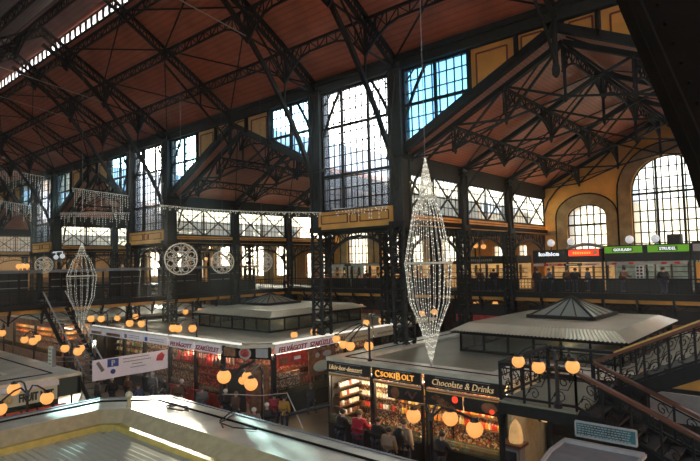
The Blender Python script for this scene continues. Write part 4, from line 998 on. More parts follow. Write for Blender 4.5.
# ================================================================ GALLERY STALLS
def gstall(label, x0, x1, y, top, sign_parts, opening, body='black', shelf='warmshelf', light=0, lc=(1, .8, .55), name='food_counter', cat='food stall'):
    t = thing(name, label, cat, (x0, y, ZG))
    z1 = 7.2
    obj('roof_box', MB().box((x0, y-.1, z1), (x1, y+2.4, top)), body, t)
    for e in (x0, (x0+x1)/2-.05, x1-.12): obj('side_post', MB().box((e, y, ZG), (e+.12, y+.12, z1)), body, t)
    obj('counter', MB().box((x0+.12, y-.1, ZG), (x1-.12, y+.5, 6.05)).box((x0+.05, y-.2, 6.05), (x1-.05, y+.55, 6.12)), body, t)
    obj('back_wall', MB().box((x0, y+2.2, ZG), (x1, y+2.3, z1)), shelf, t)
    sh = MB()
    for z in (6.2, 6.5, 6.8): sh.box((x0+.2, y+1.8, z), (x1-.2, y+2.2, z+.04))
    k = x0+.5
    while k < x1-.3: sh.box((k, y+1.85, 6.0), (k+.05, y+2.2, 7.1)); k += .9
    obj('shelf', sh, 'wood' if shelf != 'whitelit' else 'grey', t)
    if light: spot('counter_light', ((x0+x1)/2, y+1.0, 6.9), light, lc, .3)
    for (a, b, za, zb, m, words) in sign_parts:
        s = obj('sign_board', MB().box((a, y-.2, za), (b, y-.08, zb)), m, t)
        if words and words[0][0] == 'MARKS':
            mk = MB(); zc = (za+zb)/2; hh = (zb-za)*.22; x = a+.15*(b-a)
            while x < a+.75*(b-a): mk.box((x, y-.21, zc-hh), (x+hh*1.1, y-.2, zc+hh*(.6+.4*rnd()))); x += hh*1.6
            obj('sign_marks', mk, words[0][1], s); words = []
        for (txt, u, h, mm, wd, bo) in words: text('lettering', txt, (a+(b-a)*u, y-.205, (za+zb)/2), h, mm, s, '-Y', wd, 0, bo)
    return t
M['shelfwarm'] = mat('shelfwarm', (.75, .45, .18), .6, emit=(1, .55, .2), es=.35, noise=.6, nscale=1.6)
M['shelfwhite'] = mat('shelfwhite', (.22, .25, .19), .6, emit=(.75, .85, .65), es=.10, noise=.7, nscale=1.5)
g1 = gstall('gallery grill counter with a white lettered black sign and a glowing red sign', -14.9, -10.45, 36, 8.05, [
    (-14.8, -12.75, 7.55, 8.0, 'black', [('kolbice', .5, .26, 'whitelit', 1.35, .03)]),
    (-12.5, -10.65, 7.6, 8.0, 'redlit', [('MARKS', 'yellowlit')]),
    (-14.85, -14.2, 6.98, 7.15, 'white', []), (-14.15, -12.9, 6.98, 7.15, 'red', [('kolbice', .5, .1, 'white', .6, .01)]), (-12.85, -11.7, 6.98, 7.15, 'black', [('MARKS', 'white')]), (-11.6, -10.6, 6.98, 7.15, 'white', [('MARKS', 'red')])], None, shelf='shelfwarm', light=40)
obj('round_mark', MB().prism([(-10.85+.12*math.cos(k*.5236), 35.78, 7.8+.14*math.sin(k*.5236)) for k in range(12)], (0, .02, 0)), 'cream', g1)
g2 = gstall('gallery food counters under two bright green signs', -10.35, -5.75, 36, 8.2, [
    (-10.3, -8.2, 7.72, 8.12, 'greenlit', []), (-7.9, -5.8, 7.72, 8.12, 'greenlit', []),
    (-9.85, -8.7, 7.79, 8.05, 'black', [('GOULASH', .5, .17, 'whitelit', 1.0, .02)]), (-7.35, -6.35, 7.79, 8.05, 'black', [('STRUDEL', .5, .17, 'whitelit', .85, .02)]),
    (-10.2, -5.9, 7.0, 7.18, 'greyl', [])], None, shelf='shelfwhite', light=30, lc=(.95, 1, .85))
obj('menu_board', MB().box((-8.6, 35.8, 6.15), (-8.15, 35.84, 6.95)), 'white', g2)
mb = MB()
for k in range(8): mb.box((-8.55+.2*(k % 2), 35.79, 6.2+.19*(k//2)), (-8.42+.2*(k % 2), 35.795, 6.32+.19*(k//2)))
obj('menu_marks', mb, 'black', g2)
mb = MB()
for k, x in enumerate((-9.9, -8.95, -7.2, -6.55)): mb.box((x, 35.75, 7.02), (x+.28, 35.79, 7.15))
obj('pelmet_pictures', mb, 'redpanel', g2)
gstall('gallery counter cut off at the right edge, with pale sign and orange panel', -5.65, .3, 36, 8.25, [(-5.6, -4.9, 7.72, 8.12, 'greyl', []), (-5.5, -4.2, ZG+.6, 7.1, 'ochre', [])], None, shelf='shelfwarm')
single('air_conditioner', MB().box((-6.95, 36.3, 8.2), (-6.25, 37.0, 8.75)).box((-6.9, 36.25, 8.27), (-6.3, 36.3, 8.68)), 'dark', 'dark ventilation box on top of the green signed counters', 'ventilation unit')
mb = MB(); mb.tube([(-13.0+.2*k, 37.0, 8.1+.25*math.sin(math.pi*k/12)) for k in range(13)], .12, 6)
single('duct_cover', mb, 'greyl', 'low curved grey duct cover on top of the grill counter', 'duct')
for k, (x0, x1, sg, lb) in enumerate(((-21.0, -16.2, 'green_dk', 'gallery stall with a dark green sign seen through the tall iron arch'), (-27.0, -22.2, 'dark', 'lit souvenir stall on the gallery, first left of the tall iron arch'), (-31.6, -27.4, 'dark', 'lit souvenir stall on the gallery, second left of the tall iron arch'), (-36.5, -32.0, 'grey', 'lit souvenir stall on the gallery beside the bridge corner'))):
    g = gstall(lb, x0, x1, 36.3, 7.75 if k == 0 else 7.45, [(x0+.3, x1-.9, 7.25, 7.7, 'green_dk', [('MARKS', 'greyl')])] if k == 0 else [(x0+.2, x1-.2, 7.2, 7.4, 'greyl', [])], None, shelf='shelfwarm' if k < 3 else 'shelfwhite', body='dark', light=25, name='souvenir_stall', cat='souvenir stall')
    n = 16; nm = ['under the green sign', 'of the first stall left of the arch', 'of the second stall left of the arch', 'of the stall beside the bridge corner'][k]
    goods('souvenir', 'souvenir '+nm, 'souvenir', 'souvenirs '+nm, row(x0+.3, x1-.3, n, 36.4, 6.13, [0, 3, 6, 1, 2])+row(x0+.3, x1-.3, n, 38.25, 6.54, [3, 6, 1, 2]), lambda p, m: obj('souvenir', MB().lathe(p, [(.07, 0), (.1, .08), (.05, .16), (.07, .22), (.02, .28)], 6), m, None, p))
# stalls on the bridge
for k, (y0, y1) in enumerate(((5.0, 8.6), (10.0, 13.4), (14.8, 17.6), (19.0, 21.2), (23.0, 26.4), (27.8, 31.2))):
    t = thing('bridge_stall', 'dark glazed kiosk with grey roof on the bridge, %s from its near end' % ('first', 'second', 'third', 'fourth', 'fifth', 'sixth')[k], 'kiosk', (-39.6, y0, ZG))
    x0, x1 = -40.6, -38.6
    obj('roof', MB().prism([(x1+.25, y0-.15, 7.3), (x1+.05, y0-.15, 7.5), (x0, y0-.15, 7.5), (x0-.2, y0-.15, 7.3)], (0, y1-y0+.3, 0)), 'grey', t)
    f = MB()
    for y in (y0, (y0*2+y1)/3, (y0+2*y1)/3, y1): f.box((x1-.05, y-.05, ZG), (x1+.05, y+.05, 7.3)).box((x0-.05, y-.05, ZG), (x0+.05, y+.05, 7.3))
    f.box((x1-.03, y0, 6.15), (x1+.06, y1, 6.22)); obj('frame', f, 'iron', t)
    obj('panel', MB().box((x1-.03, y0, ZG), (x1+.02, y1, 6.15)), 'dark', t)
    obj('shelf', MB().box((x0, y0+.1, 6.3), (x0+.5, y1-.1, 6.34)).box((x0, y0+.1, 6.8), (x0+.5, y1-.1, 6.84)), 'greyl', t)
    obj('back_wall', MB().box((x0-.02, y0, ZG), (x0+.02, y1, 7.3)), 'dark', t)

# ================================================================ IRON STAIRCASE (right)
ZL = 4.2
def scroll_panel(P, L, h, n):      # P(s, z) maps to space; scrolls between rails
    mb = MB()
    for k in range(n):
        c = L*(k+.5)/n; w_ = L/n
        for sg in (1, -1):
            pts = []
            for j in range(13):
                a = j/12*math.pi*2.6; r = (1-j/15)*w_*.32; pts.append(P(c+sg*(w_*.08+r*math.cos(a)*.7), h*(.5+sg*.2)+r*math.sin(a)*.8))
            mb.tube(pts, .014, 3)
        mb.tube([P(c-w_/2, .1), P(c-w_*.2, h*.5), P(c+w_*.2, h*.5), P(c+w_/2, h*.9)], .012, 3)
    return mb
def stair_rail(label, A, B, h=.85, rail='copper', w_=.11):
    A, B = Vector(A), Vector(B); L = (B-A).length; t = thing('stair_railing', label, 'railing', A, 'ornate iron stair railings')
    P = lambda s, z: lerp(A, B, s/L)+Vector((0, 0, z))
    obj('handrail', MB().beam(P(0, h), P(L, h), w_, .07), rail, t)
    obj('lower_rail', MB().beam(P(0, .1), P(L, .1), .05, .05).beam(P(0, h-.1), P(L, h-.1), .03, .03), 'iron', t)
    n = max(2, int(L/.55)); b = MB()
    for k in range(n+1): b.beam(P(L*k/n, 0), P(L*k/n, h), .045)
    obj('baluster', b, 'iron', t); obj('scrollwork', scroll_panel(P, L, h, n), 'iron', t); return t
X0, X1, YA, YBm, YC = -5.95, -4.2, 12.1, 13.5, 15.0
st = thing('stair_landing', 'landing of the iron staircase with pale floor plate, right of the chocolate shop', 'landing', (X0, YA, 0))
obj('floor_plate', MB().box((X0, YA, ZL-.08), (X1, YC, ZL)), 'zinc_roof', st)
obj('edge_girder', MB().box((X0-.04, YA-.04, ZL-.3), (X1, YA+.04, ZL-.06)).box((X0-.04, YA, ZL-.3), (X0+.04, YC, ZL-.06)).box((X0, YC-.04, ZL-.3), (X1, YC+.04, ZL-.06)), 'iron', st)
for x, y in ((X0, YA), (X0, YC), (X1, YA), (X1, YC)): obj('leg', MB().lathe((x, y, 0), [(.16, 0), (.16, .3), (.08, .4), (.07, 3.6), (.13, 3.9)], 8), 'iron', st)
stair_rail('ornate railing along the near edge of the stair landing', (X0, YA, ZL), (X1, YA, ZL), rail='iron')
stair_rail('ornate railing along the left end of the stair landing', (X0, YC, ZL), (X0, YA+.05, ZL), rail='iron')
stair_rail('ornate railing along the back edge of the stair landing', (X0+.05, YC, ZL), (X1, YC, ZL), rail='iron')
def flight(label, y0, y1, z0, sl, L, n):
    t = thing('stair_flight', label, 'stairs', (X1, y0, 0), 'flights of the iron staircase')
    for y in (y0, y1): obj('stringer', MB().beam((X1, y, z0-.12), (X1+L, y, z0-.12+sl*L), .08, .32), 'iron', t)
    tr = MB(); ri = MB()
    for k in range(n):
        x = X1+L*(k+.5)/n; z = z0+sl*L*(k+(1 if sl > 0 else .5))/n; tr.box((x-L/n/2-.02, y0, z-.04), (x+L/n/2+.02, y1, z))
        ri.box((x-L/n/2, y0, z-abs(sl)*L/n), (x-L/n/2+.02, y1, z))
    obj('tread', tr, 'dark', t); obj('riser', ri, 'iron', t); return t
flight('stair flight rising from the landing towards the right edge', 13.65, 15.0, ZL, .47, 7.0, 20)
flight('stair flight descending from the landing towards the lower right', 12.1, 13.35, ZL, -.44, 8.5, 24)
stair_rail('gilt-topped far railing of the rising stair flight', (X1, 15.0, ZL), (X1+7, 15.0, ZL+.47*7), rail='brass')
stair_rail('near railing of the rising stair flight', (X1, 13.65, ZL), (X1+7, 13.65, ZL+.47*7), rail='copper')
stair_rail('near copper-topped railing of the descending stair flight', (X1, 12.1, ZL), (X1+8.5, 12.1, ZL-.44*8.5), rail='copper', w_=.13)
stair_rail('far copper-topped railing of the descending stair flight', (X1, 13.35, ZL), (X1+8.5, 13.35, ZL-.44*8.5), rail='copper', w_=.13)
# stall with curved grey cover and lit board, under the stairs
K0 = onY(565, 440, 11.25); K1 = onY(645, 455, 11.25)
t = thing('ticket_kiosk', 'kiosk with curved grey cover and green-blue board below the descending stairs', 'kiosk', (K0.x, 10.6, 0))
kx0, kx1, kz = K0.x, K1.x, K0.z-.02
obj('body', MB().box((kx0+.05, 10.3, 0), (kx1-.05, 11.2, kz-.25)), 'dark', t)
pr = [(9.55, kz-.85), (9.6, kz-.5), (9.75, kz-.28), (10.05, kz-.1), (10.5, kz), (11.25, kz)]
cm = MB()
for (a, b) in zip(pr, pr[1:]): cm.prism([(kx0, a[0], a[1]), (kx0, b[0], b[1]), (kx0, b[0], b[1]-.05), (kx0, a[0], a[1]-.05)], (kx1-kx0, 0, 0))
obj('curved_cover', cm, 'grey', t)
obj('cover_rim', MB().poly([(kx0, a, b+.02) for a, b in pr], .06).poly([(kx1, a, b+.02) for a, b in pr], .06).beam((kx0, 11.2, kz+.03), (kx1, 11.2, kz+.03), .12, .08), 'greyl', t)
B0 = onY(576, 434, 11.5); B1 = onY(637, 444.5, 11.5); bt = onY(576, 421, 11.5).z; bb = B0.z-.02
bd = obj('board', MB().box((B0.x, 11.5, bb), (B1.x, 11.56, bt)), 'screen', t)
obj('board_frame', MB().poly([(B0.x, 11.5, bb), (B1.x, 11.5, bb), (B1.x, 11.5, bt), (B0.x, 11.5, bt), (B0.x, 11.5, bb)], .03, .04), 'greyl', bd)
obj('board_leg', MB().box((B0.x+.1, 11.5, kz-.3), (B0.x+.15, 11.55, bb)).box((B1.x-.15, 11.5, kz-.3), (B1.x-.1, 11.55, bb)), 'iron', bd)
ln = MB()
for k in range(5):
    x = B0.x+.04
    while x < B1.x-.12:
        l_ = .02+.05*rnd(); ln.box((x, 11.488, bb+.03+(bt-bb-.05)/5*k), (x+l_, 11.496, bb+.045+(bt-bb-.05)/5*k)); x += l_+.02
obj('print_lines', ln, 'greyl', bd)
c = onZ(514, 445, 2.0)
t = thing('photo_cabinet', 'small cabinet with a framed picture and wooden top beside the stair foot', 'cabinet', (c.x, c.y, 0))
obj('body', MB().box((c.x-.25, c.y-.2, 0), (c.x+.25, c.y+.2, 2.0)), 'grey', t); obj('top', MB().box((c.x-.33, c.y-.28, 2.0), (c.x+.33, c.y+.28, 2.08)), 'copper', t)
pf = obj('picture_frame', MB().poly([(c.x-.2, c.y-.22, 1.2), (c.x+.2, c.y-.22, 1.2), (c.x+.2, c.y-.22, 1.9), (c.x-.2, c.y-.22, 1.9), (c.x-.2, c.y-.22, 1.2)], .04), 'greyl', t)
obj('picture', MB().box((c.x-.16, c.y-.22, 1.25), (c.x+.16, c.y-.2, 1.85)).ball((c.x, c.y-.23, 1.6), .09, 8, 6), 'black', pf)
single('lit_bust', MB().lathe((c.x+.05, c.y+.05, 2.08), [(.2, 0), (.22, .08), (.19, .3), (.15, .48), (.08, .6), (.03, .66)], 9), 'shelfwarm', 'bust on the wooden cabinet, orange light put into its material', 'bust')  # bust; its orange light is put in as a glowing material
c2 = atD(546, 414, 18.5)
t = thing('wall_lamp', 'small glowing orange lamp with dark cage below the landing', 'lamp', tuple(c2))
obj('glow_bulb', MB().ball(c2, .28, 10, 7), 'warmshelf', t); obj('cage', MB().tube([c2+Vector((.3*math.cos(k*.6), -.12, .3*math.sin(k*.6))) for k in range(8)], .035, 4).tube([c2+Vector((-.2+.1*k, -.27, .12*math.sin(k))) for k in range(6)], .035, 4).beam(c2+Vector((0, .2, .2)), c2+Vector((0, .4, .9)), .05), 'black', t)

# stair from the bridge, left
t = thing('bridge_stair', 'dark iron stair coming down from the bridge at left', 'stairs', (-37, 10.5, 0))
a = onX(45, 320, -36.6); b_ = onZ(66, 350, 0.9); b_ = Vector((-36.6+5.5, a.y, 1.2))
for dy in (0, 1.3): obj('stringer', MB().beam((-36.9, a.y+dy, 5.2), (-29.6, a.y+dy, -.1), .08, .3), 'iron', t)
s_ = MB()
for k in range(20): x = -36.9+7.2*(k+.5)/20; z = 5.2-5.2*(k+.5)/20; s_.box((x-.2, a.y, z), (x+.2, a.y+1.3, z+.05))
obj('tread', s_, 'grey', t)
for dy in (0, 1.3):
    h_ = obj('handrail', MB().tube([(-36.9, a.y+dy, 6.1), (-31.0, a.y+dy, 1.8), (-30.7, a.y+dy, 1.7)], .05, 6), 'greyl', t)
    bb = MB()
    for k in range(14): x = -36.8+5.8*k/13; z = 5.2-4.3*k/13; bb.beam((x, a.y+dy, z), (x, a.y+dy, z+.85), .035)
    obj('baluster', bb, 'iron', t)

# ================================================================ GLOBE LAMPS
GR = .2
def lamp_post(label, px, py_top, d, globes, zbase=None, GR=GR, fy=None):
    """post at distance d; each globe given by its pixel and its own distance"""
    c = onY(px, py_top, fy) if fy else atD(px, py_top, d); zb = zbase if zbase is not None else ZB-.05
    t = thing('globe_lamp', label, 'lamp post', (c.x, c.y, zb), 'round globe lamps on curved arms')
    obj('pole', MB().lathe((c.x, c.y, zb), [(.09, 0), (.1, .1), (.045, .16), (.04, max(.3, c.z-zb-.1)), (.07, c.z-zb-.05), (.02, c.z-zb+.12)], 7), 'black', t)
    for (gx, gy, gd) in globes:
        g = atD(gx, gy, gd)
        mid = lerp(c, g, .5)+Vector((0, 0, .32)); pts = [c, lerp(c, mid, .5)+Vector((0, 0, .14)), mid, lerp(mid, g, .6)+Vector((0, 0, .13)), g+Vector((0, 0, GR))]
        ar = obj('arm', MB().tube(pts, .03 if GR > .18 else .014, 5), 'black', t)
        obj('cap', MB().lathe((g.x, g.y, g.z), [(.11, GR*.82), (.09, GR*1.1), (.03, GR*1.25)], 8), 'black', t)
        obj('globe', MB().ball(g, GR, 14, 10), 'lamp', t)
    return t
lamp_post('pair of glowing globes on a roof-edge post, left part of the meat block front', 146.6, 320, 32.0, [(129.7, 323.2, 30), (141.4, 323.6, 30)], fy=17.35)
lamp_post('three clustered globes on a roof-edge post above the small red lettered sign', 196.6, 324, 27.8, [(173, 328, 27), (178, 328.4, 27), (192.5, 328.3, 27)], fy=17.35)
lamp_post('pair of small globes on the left end of the meat block front', 107.4, 315, 33.5, [(91, 318.5, 31.5), (101.2, 318.7, 31.5)], fy=17.35)
lamp_post('two small globes far back on the meat block roof', 126, 314, 40, [(117.4, 318, 37), (135.6, 316.4, 38)])
lamp_post('two distant globes near the columns above the meat roof', 193, 308, 42, [(185.4, 311.8, 40), (200, 310.6, 41)])
lamp_post('two small globes above the large red lettered sign', 318, 328, 31, [(294.2, 334.8, 30.5), (313.9, 331.9, 31)])
lamp_post('globes on the left corner post of the chocolate shop roof', 369, 327, 24.0, [(343.3, 344.3, 25.5), (350.3, 346, 23), (368.8, 345.9, 23), (336.3, 338.8, 27)], fy=17.3)
lamp_post('pair of globes on the post behind the chocolate shop corner', 372, 317, 33, [(366.2, 322.6, 33), (381.5, 320.8, 36)])
lamp_post('two tiny globes at the far end of the side aisle', 355, 302, 44, [(349, 305.2, 46), (361.2, 306.3, 44)], 0)
lamp_post('pair of globes behind the hanging crystal light, far aisle', 428, 307, 37, [(422.2, 313.3, 36), (434.2, 311.8, 35)], 0)
lamp_post('two tiny globes under the gallery right of the crystal light', 486, 300, 39, [(476, 303.9, 39), (495.3, 303.9, 39)], 0)
lamp_post('two orange globes beyond the roof lantern, by the rising stairs', 663, 306, 38, [(650, 310.5, 38), (676.5, 311, 36)], 0)
lamp_post('foreground lamp with globe above the fruit stall sign', 27.5, 394, 17.0, [(14, 389.2, 17.5), (0, 409, 17.0), (47, 398, 17.2)], 2.4)
lamp_post('three globes on a post rising from the chocolate shop front', 431, 418, 13.0, [(413.6, 415.7, 15), (450.4, 418, 14), (474.7, 429, 12.8)], 1.6)
lamp_post('lamp post standing on the foreground roof with caged globe and cables', 221, 375, 16.3, [(224, 376.5, 15.5)], ZB)
lamp_post('cluster of three globes in front of the meat shop corner', 262, 372, 18.5, [(251, 383.9, 16.3), (247, 376.4, 22), (242.6, 380.3, 26)], .0)
lamp_post('two globes left of the bridge stair in the side aisle', 34, 335, 31, [(24.5, 339.6, 30), (33.2, 341, 27), (37, 338, 29)], 0.)
lamp_post('two globes under the bridge beside the hanging banner', 72, 345, 28, [(65, 348.3, 26.5), (78, 351.2, 25), (80.5, 348.3, 27)], 0.)
lamp_post('single globe at the left edge by the lit stalls', 4, 326, 33, [(2, 333, 31)], 0.)
lamp_post('row of three globes on the stair landing railing', 556, 357, 11.7, [(518.3, 361.4, 12.5), (538.6, 367, 12.0), (572.6, 366.4, 11.3)], 4.3, .145)
lamp_post('two warm bulbs on the gallery left of the grill counter', 479.5, 242, 44, [(475.6, 245.6, 43), (483.6, 246.6, 43)], ZG, fy=35.2)
for i, (x, y, l) in enumerate(((551, 243, 'leftmost'), (571, 241.5, 'second from left'), (629.5, 239.5, 'third from left'), (655, 238.5, 'rightmost'))):
    g = onY(x, y, 37.2); t = thing('white_globe_lamp', 'white globe lamp standing on the food counter roofs, '+l, 'lamp', (g.x, g.y, 8.03), 'white globes on the counter roofs')
    obj('stem', MB().lathe((g.x, g.y, 8.03), [(.04, 0), (.03, g.z-8.03)], 6), 'iron', t); obj('globe', MB().ball(g, .25, 12, 8), 'lampw', t)
for i, (x, y) in enumerate(((56, 257.2), (62.3, 256.2))):
    g = onY(x, y, 21.3); single('blue_globe_lamp', MB().ball(g, .23, 12, 8).tube([g+Vector((0, 0, .2)), g+Vector((0, 0, .45)), Vector((-58.75, 21.62, g.z+.5))], .04, 5), 'lampw', 'bluish white hanging globe beside the far disc, %s of two' % ('left', 'right')[i], 'lamp')
for i, (x, y) in enumerate(((18.5, 266.5), (22.5, 266), (27, 266.2), (206, 259), (212, 259), (218, 266), (322, 254))):
    g = onY(x, y, 35) if i > 2 else onX(x, y, -39.6); zz = ZG if i > 2 else 7.48
    single('warm_bulb', MB().ball(g, .17, 8, 6).lathe((g.x, g.y, zz), [(.06, 0), (.03, .05), (.02, max(.1, g.z-zz-.1))], 5), 'lamp', 'small warm bulb on a stem, %s' % ('leftmost over the far bridge kiosk', 'middle one over the far bridge kiosk', 'rightmost over the far bridge kiosk', 'left of the pair between the light discs', 'right of the pair between the light discs', 'just left of the second light disc', 'beside the column left of the tall arch')[i], 'bulb')

# ================================================================ CHRISTMAS LIGHTS
def diamond(label, x0, ytop, xl, xr, yr, xb, yb, Y, n=24, top_hang=None):
    T = onY(x0, ytop, Y); B = onY(xb, yb, Y); l = onY(xl, yr, Y); r_ = onY(xr, yr, Y); dp = -(W2C @ Vector(((l.x+r_.x)/2, Y, 0))).z; R = (xr-xl)/2*dp/FPX; zr = (l.z+r_.z)/2; cx, cy = (l.x+r_.x)/2, Y
    t = thing('hanging_crystal_light', label, 'christmas light', (cx, cy, B.z), 'hanging crystal shaped lights')
    prof = [(T.z, .01), (T.z-(T.z-zr)*.2, .2*R), (T.z-(T.z-zr)*.38, .30*R), (T.z-(T.z-zr)*.52, .6*R), (zr, R), (zr-(zr-B.z)*.4, .84*R), (zr-(zr-B.z)*.66, .40*R), (B.z, .02)]
    wi = MB(); bu = MB(); H = T.z-B.z
    for k in range(n):
        a = 2*math.pi*k/n; pts = [(cx+rr*math.cos(a), cy+rr*math.sin(a), z) for z, rr in prof]
        wi.tube(pts, .008, 3)
        for p, q in zip(pts, pts[1:]):
            p, q = Vector(p), Vector(q); m_ = max(1, int((q-p).length/.15))
            for j in range(m_):
                if rnd() < .8: bu.octa(lerp(p, q, (j+rnd()*.6)/m_), .02)
    obj('light_string', wi, 'wire_w', t); o = obj('bulbs', bu, 'bulb_bright', t); o['kind'] = 'stuff'
    ho = MB().tube([(cx+R*math.cos(a*math.pi/12), cy+R*math.sin(a*math.pi/12), zr) for a in range(24)], .03, 5, True)
    ho.tube([(cx+.42*R*math.cos(a*math.pi/6), cy+.42*R*math.sin(a*math.pi/6), prof[2][0]) for a in range(12)], .018, 4, True)
    obj('hoop', ho, 'wire_w', t)
    obj('hanger', MB().tube([(cx, cy, T.z), (cx, cy, nroof(Y)-.5 if Y < YN else T.z+4)], .012, 4), 'grey', t)
    obj('tip_weight', MB().lathe((cx, cy, B.z-.15), [(.01, 0), (.05, .08), (.02, .18)], 6), 'greyl', t)
    return t
diamond('tall spindle of white string lights hanging beside the column of the chocolate roof', 427, 158, 405.5, 452.5, 263, 435, 362, 13)
diamond('spindle of white string lights hanging in front of the bridge at left', 84, 243, 68.5, 96, 276, 84, 331, 15, 14)
def disc(label, x, y, r, Y, n=8):
    c = onY(x, y, Y); R = r*-(W2C @ Vector((c.x, c.y, 0))).z/FPX
    # hangs facing the camera side aisle, turned a little
    u = Vector((-c.y, c.x, 0)).normalized()*-1; t = thing('snowflake_disc', label, 'christmas light', tuple(c), 'round filigree light discs')
    P = lambda a, rr: c+u*(rr*math.cos(a))*1.0+Vector((0, 0, rr*math.sin(a)))
    obj('hoop', MB().tube([P(a*math.pi/14, R) for a in range(28)], R*.045, 5, True), 'wire_w', t)
    f = MB()
    for k in range(n):
        a = 2*math.pi*k/n
        f.tube([P(a, R*.08), P(a, R*.97)], R*.022, 4)
        cc = P(a+math.pi/n, R*.7)
        f.tube([cc+u*(R*.2*math.cos(j*math.pi/5))+Vector((0, 0, R*.2*math.sin(j*math.pi/5))) for j in range(10)], R*.03, 4, True)
        cc = P(a, R*.4); f.tube([cc+u*(R*.13*math.cos(j*math.pi/4))+Vector((0, 0, R*.13*math.sin(j*math.pi/4))) for j in range(8)], R*.025, 4, True)
    obj('filigree', f, 'wire_w', t)
    b = MB()
    for k in range(36): b.octa(P(k*math.pi/18, R), R*.05)
    for k in range(40): b.octa(P(rnd()*6.28, R*(.2+.7*rnd())), R*.035)
    o = obj('bulbs', b, 'bulb', t); o['kind'] = 'stuff'
    obj('hanger', MB().tube([tuple(P(math.pi/2, R)), (c.x, c.y, nroof(c.y)+.06)], .01, 4), 'grey', t)
disc('largest round filigree disc hanging in front of the column right of the bridge end', 181, 259, 15.5, 14)
disc('second round filigree disc, hanging right of the largest one', 222.5, 262, 11, 19)
disc('third filigree disc, half hidden in front of the second souvenir stall', 262, 262, 10, 21)
disc('farthest filigree disc, left, in front of the ochre parapet', 44, 265, 8, 14)
def icicles(label, p, q, drop, n, seed, sag=0.):
    rr = random.Random(seed); p, q = Vector(p), Vector(q); t = thing('icicle_lights', label, 'christmas light', tuple(p), 'icicle light curtains')
    L = (q-p).length; pts = [lerp(p, q, k/12)-Vector((0, 0, sag*math.sin(math.pi*k/12))) for k in range(13)]
    wi = MB().tube(pts, .022, 4); b = MB(); k = 0
    for j in range(n):
        s = (j+.5)/n; c = lerp(p, q, s)-Vector((0, 0, sag*math.sin(math.pi*s))); l = drop*(.25+.75*rr.random())*(1 if j % 3 else .5)
        m_ = max(2, int(l/.16)); sx = (rr.random()-.5)*.5
        wi.tube([c, c+(q-p)*(sx/L)*.6-Vector((0, 0, l*.5)), c-Vector((0, 0, l))], .010, 3)
        for i in range(m_): b.octa(lerp(c, c-Vector((0, 0, l)), (i+.7)/m_)+(q-p).normalized()*(sx*.5*math.sin(math.pi*i/m_)), .034)
    for j in range(int(L/.22)): b.octa(lerp(p, q, j/(L/.22))-Vector((0, 0, sag*math.sin(math.pi*j/(L/.22)))), .03)
    obj('light_string', wi, 'wire_w', t); o = obj('bulbs', b, 'bulb', t); o['kind'] = 'stuff'
    if drop > .4 and p.y < 21:
        for e in (p, lerp(p, q, .5), q): obj('hanger', MB().tube([e, (e.x, e.y, nroof(e.y)-.05)], .008, 4), 'grey', t)
icicles('icicle light curtain across the gabled bay beyond the bridge, upper', onY(72, 188, 20), onY(129, 196, 20), 2.0, 26, 1)
icicles('icicle light curtain across the gabled bay beyond the bridge, lower', onY(60, 213, 20), onY(130, 213, 20), 1.2, 34, 2)
icicles('icicle light curtain across the farthest gabled bay, upper', onY(-14, 166, 20), onY(45, 177, 20), 2.1, 26, 3)
icicles('icicle light curtain across the farthest gabled bay, lower', onY(-10, 199, 20), onY(32, 206, 20), 1.8, 20, 4)
icicles('low bulb garland from the disc column to the tall column left of the ochre window', onY(160, 205, 21), onY(322, 212.5, 21.3), .35, 60, 5, .15)
icicles('short garland on the nearest ochre parapet', onY(334, 209, 21.52), onY(388, 206, 21.52), .7, 16, 6)

# ================================================================ BANNER, CABLES, SMALL THINGS
t = thing('banner', 'white hanging banner with blue P emblem and red crest, left of the meat shops', 'banner', (-28.8, 12.6, 1.7))
y0, y1 = 12.6, 16.9; N = 10; b = MB()
for k in range(N):
    a0, a1 = y0+(y1-y0)*k/N, y0+(y1-y0)*(k+1)/N; w0, w1 = .05*math.sin(k*1.1), .05*math.sin((k+1)*1.1)
    b.prism([(-28.8+w0, a0, 1.7), (-28.8+w1, a1, 1.7), (-28.8+w1, a1, 2.76), (-28.8+w0, a0, 2.76)], (-.015, 0, 0))
ba = obj('cloth', b, 'paper', t)
pe = obj('blue_emblem', MB().box((-28.73, 13.35, 2.3), (-28.71, 13.95, 2.72)), 'blue', t); text('lettering', 'P', (-28.70, 13.65, 2.51), .28, 'white', pe, '+X', None, 0, .03)
obj('round_emblem', MB().prism([(-28.73, 13.65+.14*math.cos(k*.5236), 2.05+.13*math.sin(k*.5236)) for k in range(12)], (.015, 0, 0)), 'blue', t)
obj('red_crest', MB().prism([(-28.73, y, z) for y, z in ((16.1, 2.25), (16.5, 2.2), (16.65, 2.5), (16.45, 2.68), (16.2, 2.55))], (.015, 0, 0)), 'red', t)
obj('grey_drawing', MB().prism([(-28.73, y, z) for y, z in ((12.75, 2.6), (12.9, 2.68), (13.2, 2.2), (13.05, 2.1))], (.015, 0, 0)), 'grey', t)
ln = MB()
for k, (a, b_) in enumerate(((14.2, 15.7), (14.2, 15.8), (14.7, 15.3), (14.6, 15.5))): ln.box((-28.73, a, 2.6-.17*k), (-28.72, b_, 2.64-.17*k))
obj('print_lines', ln, 'grey', t)
obj('cord', MB().tube([(-28.8, 12.6, 2.76), (-29.5, 9.3, 3.1)], .015, 4).tube([(-28.8, 16.9, 2.76), (-28.8, 17.0, 3.2)], .015, 4), 'greyl', t)
def cable(label, pts, r=.014, m='greyl'): return single('cable', MB().tube(pts, r, 5), m, label, 'cable')
p = atD(221, 397, 16.3)
cable('thin pale cable from the foreground lamp post towards the aisle', [tuple(atD(222, 394, 16.4)), tuple(atD(262, 395.5, 17.5)), tuple(atD(287, 393, 18.5))])
